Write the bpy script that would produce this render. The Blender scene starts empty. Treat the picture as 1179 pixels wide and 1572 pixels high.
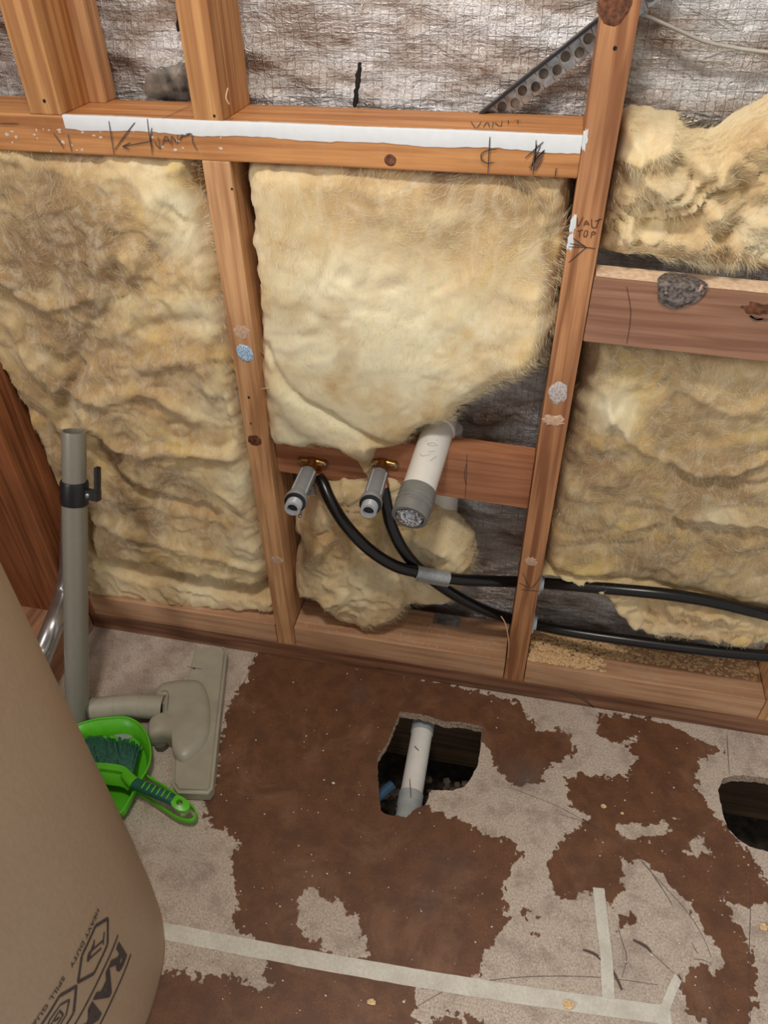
import bpy, bmesh, math, random
import numpy as np
from mathutils import Vector, Matrix
from mathutils.geometry import delaunay_2d_cdt

# ------------------------------------------------------------------ camera
CP = np.array([0.44241, -0.95310, 1.26674]); PITCH, YAW, ROLL, FPX = 0.70055, 0.21662, -0.01534, 1145.93
_f = np.array([-math.sin(YAW)*math.cos(PITCH), math.cos(YAW)*math.cos(PITCH), -math.sin(PITCH)])
_r = np.array([math.cos(YAW), math.sin(YAW), 0.0]); _u = np.cross(_r, _f)
RR = _r*math.cos(ROLL) + _u*math.sin(ROLL); UU = -_r*math.sin(ROLL) + _u*math.cos(ROLL); FF = _f
scene = bpy.context.scene
COL = scene.collection
cam_d = bpy.data.cameras.new('camera'); cam = bpy.data.objects.new('camera', cam_d); COL.objects.link(cam)
cam.matrix_world = Matrix(((RR[0], UU[0], -FF[0], CP[0]), (RR[1], UU[1], -FF[1], CP[1]), (RR[2], UU[2], -FF[2], CP[2]), (0, 0, 0, 1)))
cam_d.sensor_fit = 'VERTICAL'; cam_d.sensor_height = 36.0; cam_d.lens = FPX/1572*36.0; cam_d.clip_start = 0.02
scene.camera = cam

# ------------------------------------------------------------------ light and exposure
scene.view_settings.view_transform = 'Standard'; scene.view_settings.look = 'None'
scene.view_settings.gamma = 1.0; scene.view_settings.exposure = 0.12
world = bpy.data.worlds.new('world'); scene.world = world; world.use_nodes = True
world.node_tree.nodes['Background'].inputs[0].default_value = (1.0, 0.96, 0.90, 1)
world.node_tree.nodes['Background'].inputs[1].default_value = 0.41
def area(name, loc, target, size, power, col, sy=None):
    d = bpy.data.lights.new(name, 'AREA'); d.energy = power; d.size = size; d.color = col
    if sy: d.shape = 'RECTANGLE'; d.size_y = sy
    o = bpy.data.objects.new(name, d); COL.objects.link(o); o.location = loc
    o.rotation_euler = (Vector(target)-Vector(loc)).to_track_quat('-Z', 'Y').to_euler()
    return o
area('ceiling_lamp', (0.32, -0.80, 2.35), (0.35, -0.2, 0.3), 0.20, 15.0, (1.0, 0.91, 0.80))
area('window_daylight', (-1.5, -2.1, 1.9), (0.1, 0, 0.9), 0.9, 36.0, (1.0, 0.975, 0.95))

# ------------------------------------------------------------------ helpers
def at(px, py, ax, val):
    d = FF + RR*(px-589.5)/FPX - UU*(py-786)/FPX
    return CP + d*((val-CP[ax])/d[ax])
def depth(p): return float((np.asarray(p)-CP) @ FF)
def rad(p, wpx): return wpx/2*depth(p)/FPX
def tagit(o, label=None, cat=None, group=None, kind=None):
    if label: o['label'] = label
    if cat: o['category'] = cat
    if group: o['group'] = group
    if kind: o['kind'] = kind
    return o
ORG = {}
def thing(name, loc, label, cat, group=None):
    o = bpy.data.objects.new(name, None); COL.objects.link(o); o.location = tuple(float(v) for v in loc)
    o.empty_display_size = 0.03
    ORG[o.name] = np.array([float(v) for v in loc]); return tagit(o, label, cat, group)
def obj(name, vf, mat, parent=None, origin=None, smooth=None):
    V, F = vf; V = np.asarray(V, float).reshape(-1, 3)
    if parent is not None: org = ORG[parent.name]
    elif origin is not None: org = np.asarray(origin, float)
    else: org = np.array([(V[:,0].min()+V[:,0].max())/2, (V[:,1].min()+V[:,1].max())/2, V[:,2].min()])
    me = bpy.data.meshes.new(name); me.from_pydata((V-org).tolist(), [], [tuple(int(i) for i in f) for f in F]); me.update()
    o = bpy.data.objects.new(name, me); COL.objects.link(o); ORG[o.name] = org
    if parent is not None: o.parent = parent
    else: o.location = org
    if isinstance(mat, (list, tuple)):
        for m in mat: me.materials.append(m)
    else: me.materials.append(mat)
    if smooth is not None:
        me.polygons.foreach_set('use_smooth', [True]*len(me.polygons))
        if smooth < 180: me.set_sharp_from_angle(angle=math.radians(smooth))
    return o
def join(*parts):
    V = []; F = []
    for v, f in parts:
        n = len(V); V.extend([tuple(x) for x in np.asarray(v)]); F.extend([[i+n for i in q] for q in f])
    return V, F
def from_bm(bm):
    bm.verts.index_update(); r = ([tuple(v.co) for v in bm.verts], [[v.index for v in f.verts] for f in bm.faces]); bm.free(); return r
def box(x0, x1, y0, y1, z0, z1, bev=0.0015, sag=None):
    bm = bmesh.new(); bmesh.ops.create_cube(bm, size=1)
    for v in bm.verts: v.co = Vector(((x0+x1)/2+v.co.x*(x1-x0), (y0+y1)/2+v.co.y*(y1-y0), (z0+z1)/2+v.co.z*(z1-z0)))
    if bev: bmesh.ops.bevel(bm, geom=list(bm.edges), offset=bev, segments=2, affect='EDGES', profile=0.6)
    return from_bm(bm)
def hexa(p8, bev=0.0012):
    """box from 8 corners: bottom 4 then top 4"""
    bm = bmesh.new(); v = [bm.verts.new(tuple(p)) for p in p8]
    for f in ((3,2,1,0),(4,5,6,7),(0,1,5,4),(1,2,6,5),(2,3,7,6),(3,0,4,7)): bm.faces.new([v[i] for i in f])
    if bev: bmesh.ops.bevel(bm, geom=list(bm.edges), offset=bev, segments=2, affect='EDGES')
    return from_bm(bm)
def prism(poly, z0, z1, bev=0.0, seg=2):
    bm = bmesh.new(); b = [bm.verts.new((p[0], p[1], z0)) for p in poly]; t = [bm.verts.new((p[0], p[1], z1)) for p in poly]
    n = len(poly); bm.faces.new(list(reversed(b))); top = bm.faces.new(t)
    for i in range(n): bm.faces.new((b[i], b[(i+1)%n], t[(i+1)%n], t[i]))
    bmesh.ops.recalc_face_normals(bm, faces=list(bm.faces))
    if bev: bmesh.ops.bevel(bm, geom=list(top.edges), offset=bev, segments=seg, affect='EDGES')
    return from_bm(bm)
def catmull(ps, n=10, closed=False):
    ps = [np.asarray(p, float) for p in ps]; N = len(ps); out = []
    for i in range(N if closed else N-1):
        if closed: a, b, c, d = ps[i-1], ps[i], ps[(i+1)%N], ps[(i+2)%N]
        else: a, b, c, d = ps[max(i-1, 0)], ps[i], ps[i+1], ps[min(i+2, N-1)]
        for k in range(n):
            t = k/n; out.append(.5*((2*b)+(c-a)*t+(2*a-5*b+4*c-d)*t*t+(-a+3*b-3*c+d)*t**3))
    if not closed: out.append(ps[-1])
    return np.array(out)
def tube(path, r, n=20, caps=True, sq=1.0):
    path = np.asarray(path, float); N = len(path); r = np.broadcast_to(np.asarray(r, float), (N,))
    T = np.gradient(path, axis=0)
    for i in range(N):
        if np.linalg.norm(T[i]) < 1e-9: T[i] = T[i-1]
    T /= np.linalg.norm(T, axis=1)[:, None]
    a = np.array([0, 0, 1.]) if abs(T[0][2]) < .9 else np.array([1., 0, 0])
    u = np.cross(T[0], a); u /= np.linalg.norm(u); V = []; F = []
    for i in range(N):
        u = u - T[i]*(u@T[i]); u /= np.linalg.norm(u); w = np.cross(T[i], u)
        for k in range(n):
            t = 2*math.pi*k/n; V.append(path[i]+r[i]*(math.cos(t)*u+math.sin(t)*w*sq))
    for i in range(N-1):
        for k in range(n): F.append((i*n+k, i*n+(k+1)%n, (i+1)*n+(k+1)%n, (i+1)*n+k))
    if caps: F.append(tuple(reversed(range(n)))); F.append(tuple(range((N-1)*n, N*n)))
    return V, F
def lathe(a, b, prof, n=28):
    """prof: (fraction along a->b in metres, radius)"""
    a = np.asarray(a, float); b = np.asarray(b, float); d = (b-a)/np.linalg.norm(b-a)
    u = np.cross(d, [0, 0, 1.] if abs(d[2]) < .9 else [1., 0, 0]); u /= np.linalg.norm(u); w = np.cross(d, u); V = []; F = []
    for s, r in prof:
        for k in range(n):
            t = 2*math.pi*k/n; V.append(a+d*s+r*(math.cos(t)*u+math.sin(t)*w))
    for i in range(len(prof)-1):
        for k in range(n): F.append((i*n+k, i*n+(k+1)%n, (i+1)*n+(k+1)%n, (i+1)*n+k))
    return V, F
def ball(c, r, sx=1, sy=1, sz=1, sub=2):
    bm = bmesh.new(); bmesh.ops.create_icosphere(bm, subdivisions=sub, radius=1)
    for v in bm.verts: v.co = Vector((c[0]+v.co.x*r*sx, c[1]+v.co.y*r*sy, c[2]+v.co.z*r*sz))
    return from_bm(bm)
# ---- numpy noise
def _h(ix, iy, s):
    n = (ix.astype(np.int64)*374761393 + iy.astype(np.int64)*668265263 + s*982451653) & 0xffffffff
    n = ((n ^ (n >> 13))*1274126177) & 0xffffffff; n = n ^ (n >> 16)
    return (n & 0xffff)/32767.5-1.0
def vn(x, y, s=0):
    ix = np.floor(x); iy = np.floor(y); fx = x-ix; fy = y-iy; fx = fx*fx*fx*(fx*(fx*6-15)+10); fy = fy*fy*fy*(fy*(fy*6-15)+10)
    return (_h(ix, iy, s)*(1-fx)+_h(ix+1, iy, s)*fx)*(1-fy)+(_h(ix, iy+1, s)*(1-fx)+_h(ix+1, iy+1, s)*fx)*fy
def fbm(x, y, s=0, o=4, g=.5):
    r = 0; a = 1
    for i in range(o): r = r+a*vn(x, y, s+i*17); x = x*2.03+5.1; y = y*2.03+1.7; a *= g
    return r
def sdist(X, Y, poly):
    """signed distance, positive inside; also nearest vector"""
    poly = np.asarray(poly, float); n = len(poly); best = np.full(X.shape, 1e9); inside = np.zeros(X.shape, bool)
    NX = np.zeros_like(X); NY = np.zeros_like(Y)
    for i in range(n):
        a = poly[i]; b = poly[(i+1)%n]; ex, ey = b-a; L = ex*ex+ey*ey+1e-12
        t = np.clip(((X-a[0])*ex+(Y-a[1])*ey)/L, 0, 1); qx = a[0]+t*ex; qy = a[1]+t*ey
        d = np.hypot(X-qx, Y-qy); m = d < best; best = np.where(m, d, best); NX = np.where(m, qx, NX); NY = np.where(m, qy, NY)
        c = ((a[1] > Y) != (b[1] > Y)); xi = a[0]+(Y-a[1])*ex/(ey if abs(ey) > 1e-12 else 1e-12); inside ^= (c & (X < xi))
    return np.where(inside, best, -best), NX, NY
def ldist(X, Y, line):
    line = np.asarray(line, float); best = np.full(X.shape, 1e9)
    for i in range(len(line)-1):
        a = line[i]; b = line[i+1]; ex, ey = b-a; L = ex*ex+ey*ey+1e-12
        t = np.clip(((X-a[0])*ex+(Y-a[1])*ey)/L, 0, 1); best = np.minimum(best, np.hypot(X-a[0]-t*ex, Y-a[1]-t*ey))
    return best

# ------------------------------------------------------------------ materials
class NT:
    def __init__(s, name):
        s.m = bpy.data.materials.new(name); s.m.use_nodes = True; s.t = s.m.node_tree; s.b = s.t.nodes['Principled BSDF']
    def n(s, typ, **k):
        nd = s.t.nodes.new('ShaderNode'+typ)
        for a, v in k.items():
            if a.startswith('i_'):
                key = a[2:]; key = int(key) if key.isdigit() else key.replace('_', ' ')
                if isinstance(v, tuple) and len(v) == 2 and hasattr(v[0], 'outputs'): s.t.links.new(v[0].outputs[v[1]], nd.inputs[key])
                elif hasattr(v, 'outputs'): s.t.links.new(v.outputs[0], nd.inputs[key])
                else: nd.inputs[key].default_value = v
            else: setattr(nd, a, v)
        return nd
    def link(s, a, b, o=0): s.t.links.new(a.outputs[o], b)
    def ramp(s, src, stops, o=0, interp='LINEAR'):
        r = s.n('ValToRGB'); s.link(src, r.inputs[0], o); e = r.color_ramp.elements; r.color_ramp.interpolation = interp
        for i, (p, c) in enumerate(stops):
            c = c if isinstance(c, tuple) else (c, c, c)
            if i < 2: e[i].position = p; e[i].color = (*c, 1)
            else: x = e.new(p); x.color = (*c, 1)
        return r
    def coords(s, scale=(1, 1, 1), loc=(0, 0, 0), rot=(0, 0, 0)):
        c = s.n('TexCoord'); m = s.n('Mapping'); s.t.links.new(c.outputs['Object'], m.inputs[0])
        m.inputs['Scale'].default_value = scale; m.inputs['Location'].default_value = loc; m.inputs['Rotation'].default_value = rot; return m
    def noise(s, co, scale, det=4, rough=.5, dist=0):
        return s.n('TexNoise', i_Vector=co, i_Scale=scale, i_Detail=float(det), i_Roughness=rough, i_Distortion=float(dist))
    def mix(s, fac, a, b, mode='MIX'):
        m = s.n('Mix', data_type='RGBA', blend_type=mode)
        for v, i in ((fac, 0), (a, 6), (b, 7)):
            if hasattr(v, 'outputs'): s.t.links.new(v.outputs[2 if v.bl_idname == 'ShaderNodeMix' else 0], m.inputs[i])
            elif isinstance(v, tuple): m.inputs[i].default_value = (*v, 1) if len(v) == 3 else v
            else: m.inputs[i].default_value = v
        return m
    def math(s, op, a, b=None, clamp=False):
        m = s.n('Math', operation=op, use_clamp=clamp)
        for v, i in ((a, 0), (b, 1)):
            if v is None: continue
            if hasattr(v, 'outputs'): s.t.links.new(v.outputs[0], m.inputs[i])
            else: m.inputs[i].default_value = v
        return m
    def base(s, c):
        if hasattr(c, 'outputs'): s.t.links.new(c.outputs[2 if c.bl_idname == 'ShaderNodeMix' else 0], s.b.inputs['Base Color'])
        else: s.b.inputs['Base Color'].default_value = (*c, 1)
    def bump(s, h, strength=.3, dist=.001, prev=None, o=0):
        b = s.n('Bump'); b.inputs['Strength'].default_value = strength; b.inputs['Distance'].default_value = dist
        s.link(h, b.inputs['Height'], o)
        if prev: s.link(prev, b.inputs['Normal'])
        s.link(b, s.b.inputs['Normal']); return b
    def set(s, **k):
        for a, v in k.items(): s.b.inputs[a.replace('_', ' ')].default_value = v
        return s
def plain(name, col, rough=.5, metal=0., noise=.08, nscale=60, bump=0., spec=.5):
    t = NT(name); co = t.coords(); n = t.noise(co, nscale, 4)
    r = t.ramp(n, [(.3, tuple(c*(1-noise*2) for c in col)), (.7, tuple(min(1, c*(1+noise)) for c in col))]); t.base(r)
    t.set(Roughness=rough, Metallic=metal, Specular_IOR_Level=spec)
    if bump: t.bump(n, bump, .001)
    return t.m
def wood(name, light, dark, axis, seed=0., dirt=0., rough=.55):
    t = NT(name); A, L = 1.0, 0.045
    sc = {'x': (L, A, A), 'y': (A, L, A), 'z': (A, A, L)}[axis]
    co = t.coords(sc, (seed, seed*.7, seed*1.3))
    warp = t.noise(t.coords(tuple(v*.6 if v == A else v*3 for v in sc), (seed,)*3), 14, 2)
    add = t.n('VectorMath', operation='MULTIPLY_ADD'); t.link(warp, add.inputs[0], 1); add.inputs[1].default_value = (.012,)*3; t.link(co, add.inputs[2])
    rings = t.noise(add, 95, 2.5, .45, .3)
    fib = t.noise(t.coords(tuple(v*1 if v == A else v*.6 for v in sc), (seed*2,)*3), 420, 3, .6)
    big = t.noise(t.coords((1, 1, 1), (seed*3,)*3), 9, 3)
    mid = tuple((a*.55+b*.45) for a, b in zip(light, dark))
    c1 = t.ramp(rings, [(.36, dark), (.47, mid), (.56, light), (.72, tuple(min(1, v*1.08) for v in light))])
    c2 = t.mix(t.ramp(fib, [(.35, .55), (.65, 0.)]), c1, tuple(v*.6 for v in mid), 'MIX'); c2.inputs[0].default_value = 0
    fr = t.ramp(fib, [(.3, .4), (.62, 0.)]); t.link(fr, c2.inputs[0])
    c3 = t.mix(t.ramp(big, [(.35, 0.), (.7, .55)]), c2, tuple(v*.72 for v in dark), 'MIX')
    mm = t.ramp(big, [(.42, 0.), (.75, .35)]); t.link(mm, c3.inputs[0])
    if dirt:
        dn = t.noise(t.coords((1, 1, 1), (seed,)*3), 60, 5, .7); c3 = t.mix(t.ramp(dn, [(.52, 0.), (.66, dirt)]), c3, (.42, .38, .34))
    t.base(c3); t.set(Roughness=rough, Specular_IOR_Level=.35)
    b = t.bump(rings, .25, .0006); t.bump(fib, .35, .0004, b)
    return t.m
ORNG = (.60, .285, .115); ORND = (.35, .135, .048)
M = {}
M['stud_left'] = wood('orange_pine_stud', (.70, .40, .20), (.42, .20, .09), 'z', 1.3)
M['stud_right'] = wood('red_pine_stud', (.55, .265, .12), (.27, .105, .045), 'z', 4.1)
M['stud_up'] = wood('golden_pine_stud', (.60, .31, .12), (.38, .16, .055), 'z', 7.7)
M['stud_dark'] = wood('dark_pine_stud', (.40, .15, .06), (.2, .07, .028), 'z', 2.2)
M['header'] = wood('orange_pine_beam', (.62, .29, .105), (.40, .16, .055), 'x', 3.4, .12)
M['plate'] = wood('brown_pine_plate', (.30, .15, .085), (.14, .062, .035), 'x', 5.5)
M['block'] = wood('pale_pine_block', (.58, .345, .20), (.43, .225, .12), 'x', 9.1, .35)
M['nog'] = wood('red_pine_noggin', (.50, .225, .115), (.34, .125, .06), 'x', 6.3)
M['nogr'] = wood('pink_brown_noggin', (.36, .19, .12), (.25, .115, .07), 'x', 8.8)
M['platey'] = wood('pale_plate', (.5, .27, .15), (.3, .14, .08), 'y', 3.9)
M['splinter'] = plain('splinter_wood', (.62, .43, .25), .7)
M['sawn'] = plain('fresh_sawn_edge', (.80, .60, .42), .8, noise=.12, nscale=140, bump=.3)
M['joist'] = wood('old_joist', (.10, .065, .035), (.05, .03, .018), 'x', 1.9)

def insul(name, a, b, c, seed, wht=.5, bs=1.):
    t = NT(name)
    co = t.coords((1, 1, 1), (seed,)*3); n1 = t.noise(co, 6.5, 5, .62, .9)
    col = t.ramp(n1, [(.36, c), (.48, b), (.60, a), (.74, tuple(min(1, v*1.06) for v in a))])
    ny = t.noise(t.coords((1, 1, 1), (seed+6,)*3), 9, 4, .6, .8); col = t.mix(t.ramp(ny, [(.52, 0.), (.70, .75)]), col, (.74, .55, .20))
    no = t.noise(t.coords((1, 1, 1), (seed+9,)*3), 13, 4, .65, 1.2); col = t.mix(t.ramp(no, [(.56, 0.), (.70, .65)]), col, (.62, .38, .13))
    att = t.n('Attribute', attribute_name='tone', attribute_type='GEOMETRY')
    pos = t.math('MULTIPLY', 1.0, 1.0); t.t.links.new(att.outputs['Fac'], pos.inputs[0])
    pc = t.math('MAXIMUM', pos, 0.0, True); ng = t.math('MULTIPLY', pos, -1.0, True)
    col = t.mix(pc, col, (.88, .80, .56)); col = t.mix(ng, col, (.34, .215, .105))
    n2 = t.noise(t.coords((1, 1, .5), (seed,)*3, (0, .35, 0)), 30, 6, .68, 1.8); n3 = t.noise(t.coords((1, 1, .34), (seed+3,)*3, (0, .8, 0)), 60, 8, .75, 3.2)
    col = t.mix(t.ramp(n2, [(.46, 0.), (.72, wht)]), col, (.86, .80, .62)); col = t.mix(t.ramp(n3, [(.26, .34), (.46, 0.)]), col, tuple(v*.66 for v in c))
    t.base(col); t.set(Roughness=1.0, Specular_IOR_Level=.1, Sheen_Weight=.15, Sheen_Roughness=.6)
    t.b.inputs['Subsurface Weight'].default_value = 0.35; t.b.inputs['Subsurface Radius'].default_value = (.012, .008, .004); t.b.inputs['Subsurface Scale'].default_value = 1.0
    fb = t.noise(t.coords((1, 1, .3), (seed,)*3, (0, .9, 0)), 150, 6, .75, 5.0)
    col = t.mix(t.ramp(fb, [(.54, 0.), (.70, .45)]), col, (.90, .82, .64)); t.base(col)
    b1 = t.bump(n2, .40, .0036*bs); b2 = t.bump(n3, .40, .0022*bs, b1); t.bump(fb, .5, .0012, b2)
    return t.m
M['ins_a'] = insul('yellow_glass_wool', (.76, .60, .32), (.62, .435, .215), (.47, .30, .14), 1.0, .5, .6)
M['ins_b'] = insul('cream_glass_wool', (.76, .62, .37), (.69, .51, .27), (.52, .34, .16), 5.0, .4, .6)
M['ins_c'] = insul('tan_glass_wool', (.56, .415, .22), (.44, .31, .16), (.33, .22, .11), 9.0, .35, .7)
M['fibre'] = plain('loose_glass_fibre', (.88, .78, .52), .9, spec=.2)

def foil_mat():
    t = NT('scrim_foil'); co = t.coords()
    sep = t.n('SeparateXYZ'); t.link(co, sep.inputs[0])
    def lines(out, per, w, jit):
        n = t.noise(t.coords((1, 1, 1), (jit, 0, 0)), 35, 3); j = t.math('MULTIPLY', n, .006)
        a = t.n('Math', operation='ADD'); t.t.links.new(sep.outputs[out], a.inputs[0]); t.link(j, a.inputs[1])
        m = t.math('PINGPONG', a, per/2); return t.ramp(t.math('DIVIDE', m, per/2), [(0., 1.), (w, 0.)])
    lv = lines(0, .0105, .22, 1.); lh = lines(2, .0105, .22, 7.)
    mx = t.math('MAXIMUM', lv, lh)
    w1 = t.noise(t.coords((1, 1, 2.6)), 26, 5, .62, .6); w2 = t.noise(t.coords((1, 1, 1.5)), 130, 4, .65, .5)
    w3 = t.noise(t.coords((1, 1, 5)), 60, 5, .7, .4)
    vor = t.n('TexVoronoi', i_Vector=t.coords((1, 1, 2)), i_Scale=60., feature='F1')
    b = t.bump(w1, 1., .017); b = t.bump(w2, .8, .0020, b); b = t.bump(w3, .9, .0026, b); b = t.bump(mx, .6, .0011, b)
    st = t.noise(t.coords((1, 1, 3.5), (3, 3, 3)), 7, 4, .6)
    col = t.ramp(st, [(.36, (.34, .25, .20)), (.46, (.66, .61, .58)), (.60, (.90, .91, .94))])  # brown bands paint reflections into the foil colour
    brk = t.noise(co, 70, 3); fac = t.math('MULTIPLY', mx, t.ramp(brk, [(.42, 0.), (.6, .35)]))
    c2 = t.mix(fac, col, (.40, .36, .33)); t.base(c2)
    t.set(Metallic=.72); rr_ = t.ramp(w2, [(.3, .24), (.7, .46)]); t.link(rr_, t.b.inputs['Roughness'])
    return t.m
M['foil'] = foil_mat()
M['foil_back'] = plain('torn_foil_backing', (.22, .19, .16), .45, .5, noise=.45, nscale=45, bump=1.0)
M['dark'] = plain('void_shade_and_nail_black', (.012, .010, .009), .95, noise=.3)  # near-black stands in for shade in the corner gap and voids; also nail heads
M['paint_white'] = plain('white_paint', (.70, .73, .76), .5, noise=.02, nscale=90)
M['plaster'] = plain('plaster_residue', (.60, .40, .28), .9, noise=.12, nscale=260, bump=.4)
def honey(name, a, b, sc):
    t = NT(name); v = t.n('TexVoronoi', i_Vector=t.coords(), i_Scale=sc, feature='DISTANCE_TO_EDGE')
    t.base(t.ramp(v, [(.03, b), (.14, a)])); t.set(Roughness=.6); t.bump(v, .6, .001); return t.m
M['blue'] = honey('blue_adhesive', (.22, .42, .70), (.62, .72, .80), 220.)
M['glue'] = honey('clear_adhesive', (.42, .36, .36), (.62, .56, .54), 200.)
M['pencil'] = plain('pencil_lead', (.055, .045, .05), .5)
M['pencil_red'] = plain('carpenter_crayon', (.10, .028, .02), .6)
M['hose'] = plain('black_rubber_hose', (.006, .006, .007), .27, noise=.2, nscale=200)
M['brass'] = plain('aged_brass', (.50, .31, .12), .35, 1., noise=.3, nscale=180)
M['copper'] = plain('copper_ring', (.75, .36, .2), .28, 1., noise=.1)
M['grey_pl'] = plain('grey_plastic', (.27, .29, .31), .42, noise=.06)
M['grey_pl2'] = plain('light_grey_plastic', (.40, .43, .47), .38, noise=.05)
M['black'] = plain('black_plastic', (.015, .015, .018), .4)
M['pvc'] = plain('white_pvc', (.80, .79, .76), .35, noise=.04, nscale=25)
M['pvcg'] = plain('grey_pvc', (.42, .46, .48), .4, noise=.08)
M['rubber'] = plain('grey_rubber_cap', (.20, .205, .20), .45, noise=.08)
M['wrap'] = plain('crinkled_silver_wrap', (.62, .64, .70), .16, .9, noise=.2, nscale=120)
M['duct'] = plain('silver_duct_tape', (.42, .45, .47), .38, .35, noise=.12, nscale=300, bump=.2)
M['steel'] = plain('galvanised_steel', (.50, .52, .54), .33, .9, noise=.25, nscale=90)
M['grom'] = plain('pale_blue_plastic', (.52, .60, .66), .45)
M['cable'] = plain('white_cable_sheath', (.45, .43, .38), .5)
def cardboard():
    t = NT('brown_paperboard'); n = t.noise(t.coords((1, 1, .3)), 260, 5, .7); m = t.noise(t.coords((1, 1, .6)), 7, 4, .6)
    c = t.ramp(n, [(.3, (.40, .285, .19)), (.7, (.46, .335, .23))]); c = t.mix(t.ramp(m, [(.4, 0.), (.75, .3)]), c, (.50, .39, .28)); t.base(c)
    t.set(Roughness=.62, Specular_IOR_Level=.3); t.bump(n, .12, .0006); return t.m
M['card'] = cardboard()
M['ink'] = plain('dark_printing_ink', (.060, .045, .045), .6)
M['vac'] = plain('beige_green_plastic', (.36, .345, .27), .38, noise=.05, nscale=30)
M['vac_dk'] = plain('shadow_gap_plastic', (.10, .095, .075), .5)
M['wand'] = plain('grey_painted_tube', (.27, .26, .215), .4, .15, noise=.02, nscale=120)
M['alu'] = plain('brushed_metal_tube', (.52, .52, .52), .3, .85, noise=.08)
M['green'] = plain('lime_plastic', (.10, .50, .018), .35, noise=.05)
M['green_dk'] = plain('teal_rubber_grip', (.012, .10, .075), .5)
M['bristle'] = plain('teal_bristle', (.03, .14, .10), .6, noise=.25, nscale=200)
M['chip'] = plain('pale_wood_chip', (.78, .53, .28), .8, noise=.2, nscale=300)
M['speck'] = plain('pale_plaster_speck', (.72, .64, .56), .8)
M['soil'] = plain('crawlspace_soil', (.05, .038, .028), 1., noise=.4, nscale=50, bump=.6)
M['bluepipe'] = plain('blue_water_pipe', (.05, .12, .22), .4)
M['knot'] = plain('dark_knot_bark', (.17, .14, .13), .85, noise=.45, nscale=220, bump=.8)
M['knotb'] = plain('brown_knot', (.16, .055, .022), .6, noise=.4, nscale=160, bump=.3)
def tape_mat():
    t = NT('masking_tape'); n = t.noise(t.coords(), 190, 5, .65); m = t.noise(t.coords(), 25, 4)
    c = t.ramp(n, [(.3, (.56, .54, .47)), (.7, (.72, .70, .62))]); c = t.mix(t.ramp(m, [(.4, 0.), (.7, .4)]), c, (.38, .33, .28)); t.base(c); t.set(Roughness=.6)
    t.bump(n, .4, .0008); return t.m
M['tape'] = tape_mat()
def floor_mat():
    t = NT('stained_particleboard'); co = t.coords()
    att = t.n('Attribute', attribute_name='brown', attribute_type='GEOMETRY')
    j = t.noise(co, 62, 4, .55, .2); jj = t.math('SUBTRACT', j, .5); jj = t.math('MULTIPLY', jj, .052)
    s = t.math('ADD', jj, 0.); t.t.links.new(att.outputs['Fac'], s.inputs[1])
    mask = t.ramp(t.math('MULTIPLY', s, 100.), [(.0, 0.), (.16, 1.)])
    f1 = t.noise(co, 300, 6, .85); f2 = t.noise(co, 26, 5, .65)
    grey = t.ramp(f1, [(.34, (.20, .15, .12)), (.47, (.46, .38, .315)), (.62, (.66, .57, .49))])
    grey = t.mix(t.ramp(f2, [(.36, .45), (.52, 0.)]), grey, (.22, .155, .125))
    wh = t.noise(t.coords((1, 1, 1), (4, 4, 4)), 15, 7, .8); grey = t.mix(t.ramp(wh, [(.58, 0.), (.72, .55)]), grey, (.62, .57, .52))
    br = t.ramp(f1, [(.3, (.095, .040, .020)), (.55, (.165, .070, .033)), (.75, (.25, .125, .066))])
    br = t.mix(t.ramp(f2, [(.40, .55), (.6, 0.)]), br, (.075, .032, .018))
    f3 = t.noise(t.coords((1, 1, 1), (2, 6, 4)), 9, 6, .7, .6); br = t.mix(t.ramp(f3, [(.52, 0.), (.72, .5)]), br, (.27, .15, .09))
    sp = t.noise(t.coords((1, 1, 1), (9, 2, 4)), 190, 4, .85); br = t.mix(t.ramp(sp, [(.64, 0.), (.72, .6)]), br, (.42, .29, .2))
    gr = t.n('Attribute', attribute_name='grime', attribute_type='GEOMETRY'); g = t.math('MULTIPLY', gr, 1.0, True); t.t.links.new(gr.outputs['Fac'], g.inputs[0])
    c = t.mix(mask, grey, br); c = t.mix(g, c, (.10, .085, .08)); t.base(c)
    rr_ = t.ramp(mask, [(0., .75), (1., .46)]); t.link(rr_, t.b.inputs['Roughness']); t.set(Specular_IOR_Level=.45)
    b = t.bump(f1, .3, .0008); t.bump(mask, -.35, .0006, b); return t.m
M['floor'] = floor_mat()
M['seam'] = plain('floor_scratch', (.10, .07, .055), .8)
M['raw_edge'] = plain('raw_particleboard_edge', (.42, .32, .24), .95, noise=.35, nscale=320, bump=.6)

# ------------------------------------------------------------------ dimensions of the frame
SW, SP, D = .038, .4723, .0979
Z0, ZB, ZH, HT = .0462, .0462+.0566, .9968, .0462
ZT = 1.75
FY = .135                      # plane of the reflective sheet

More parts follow.
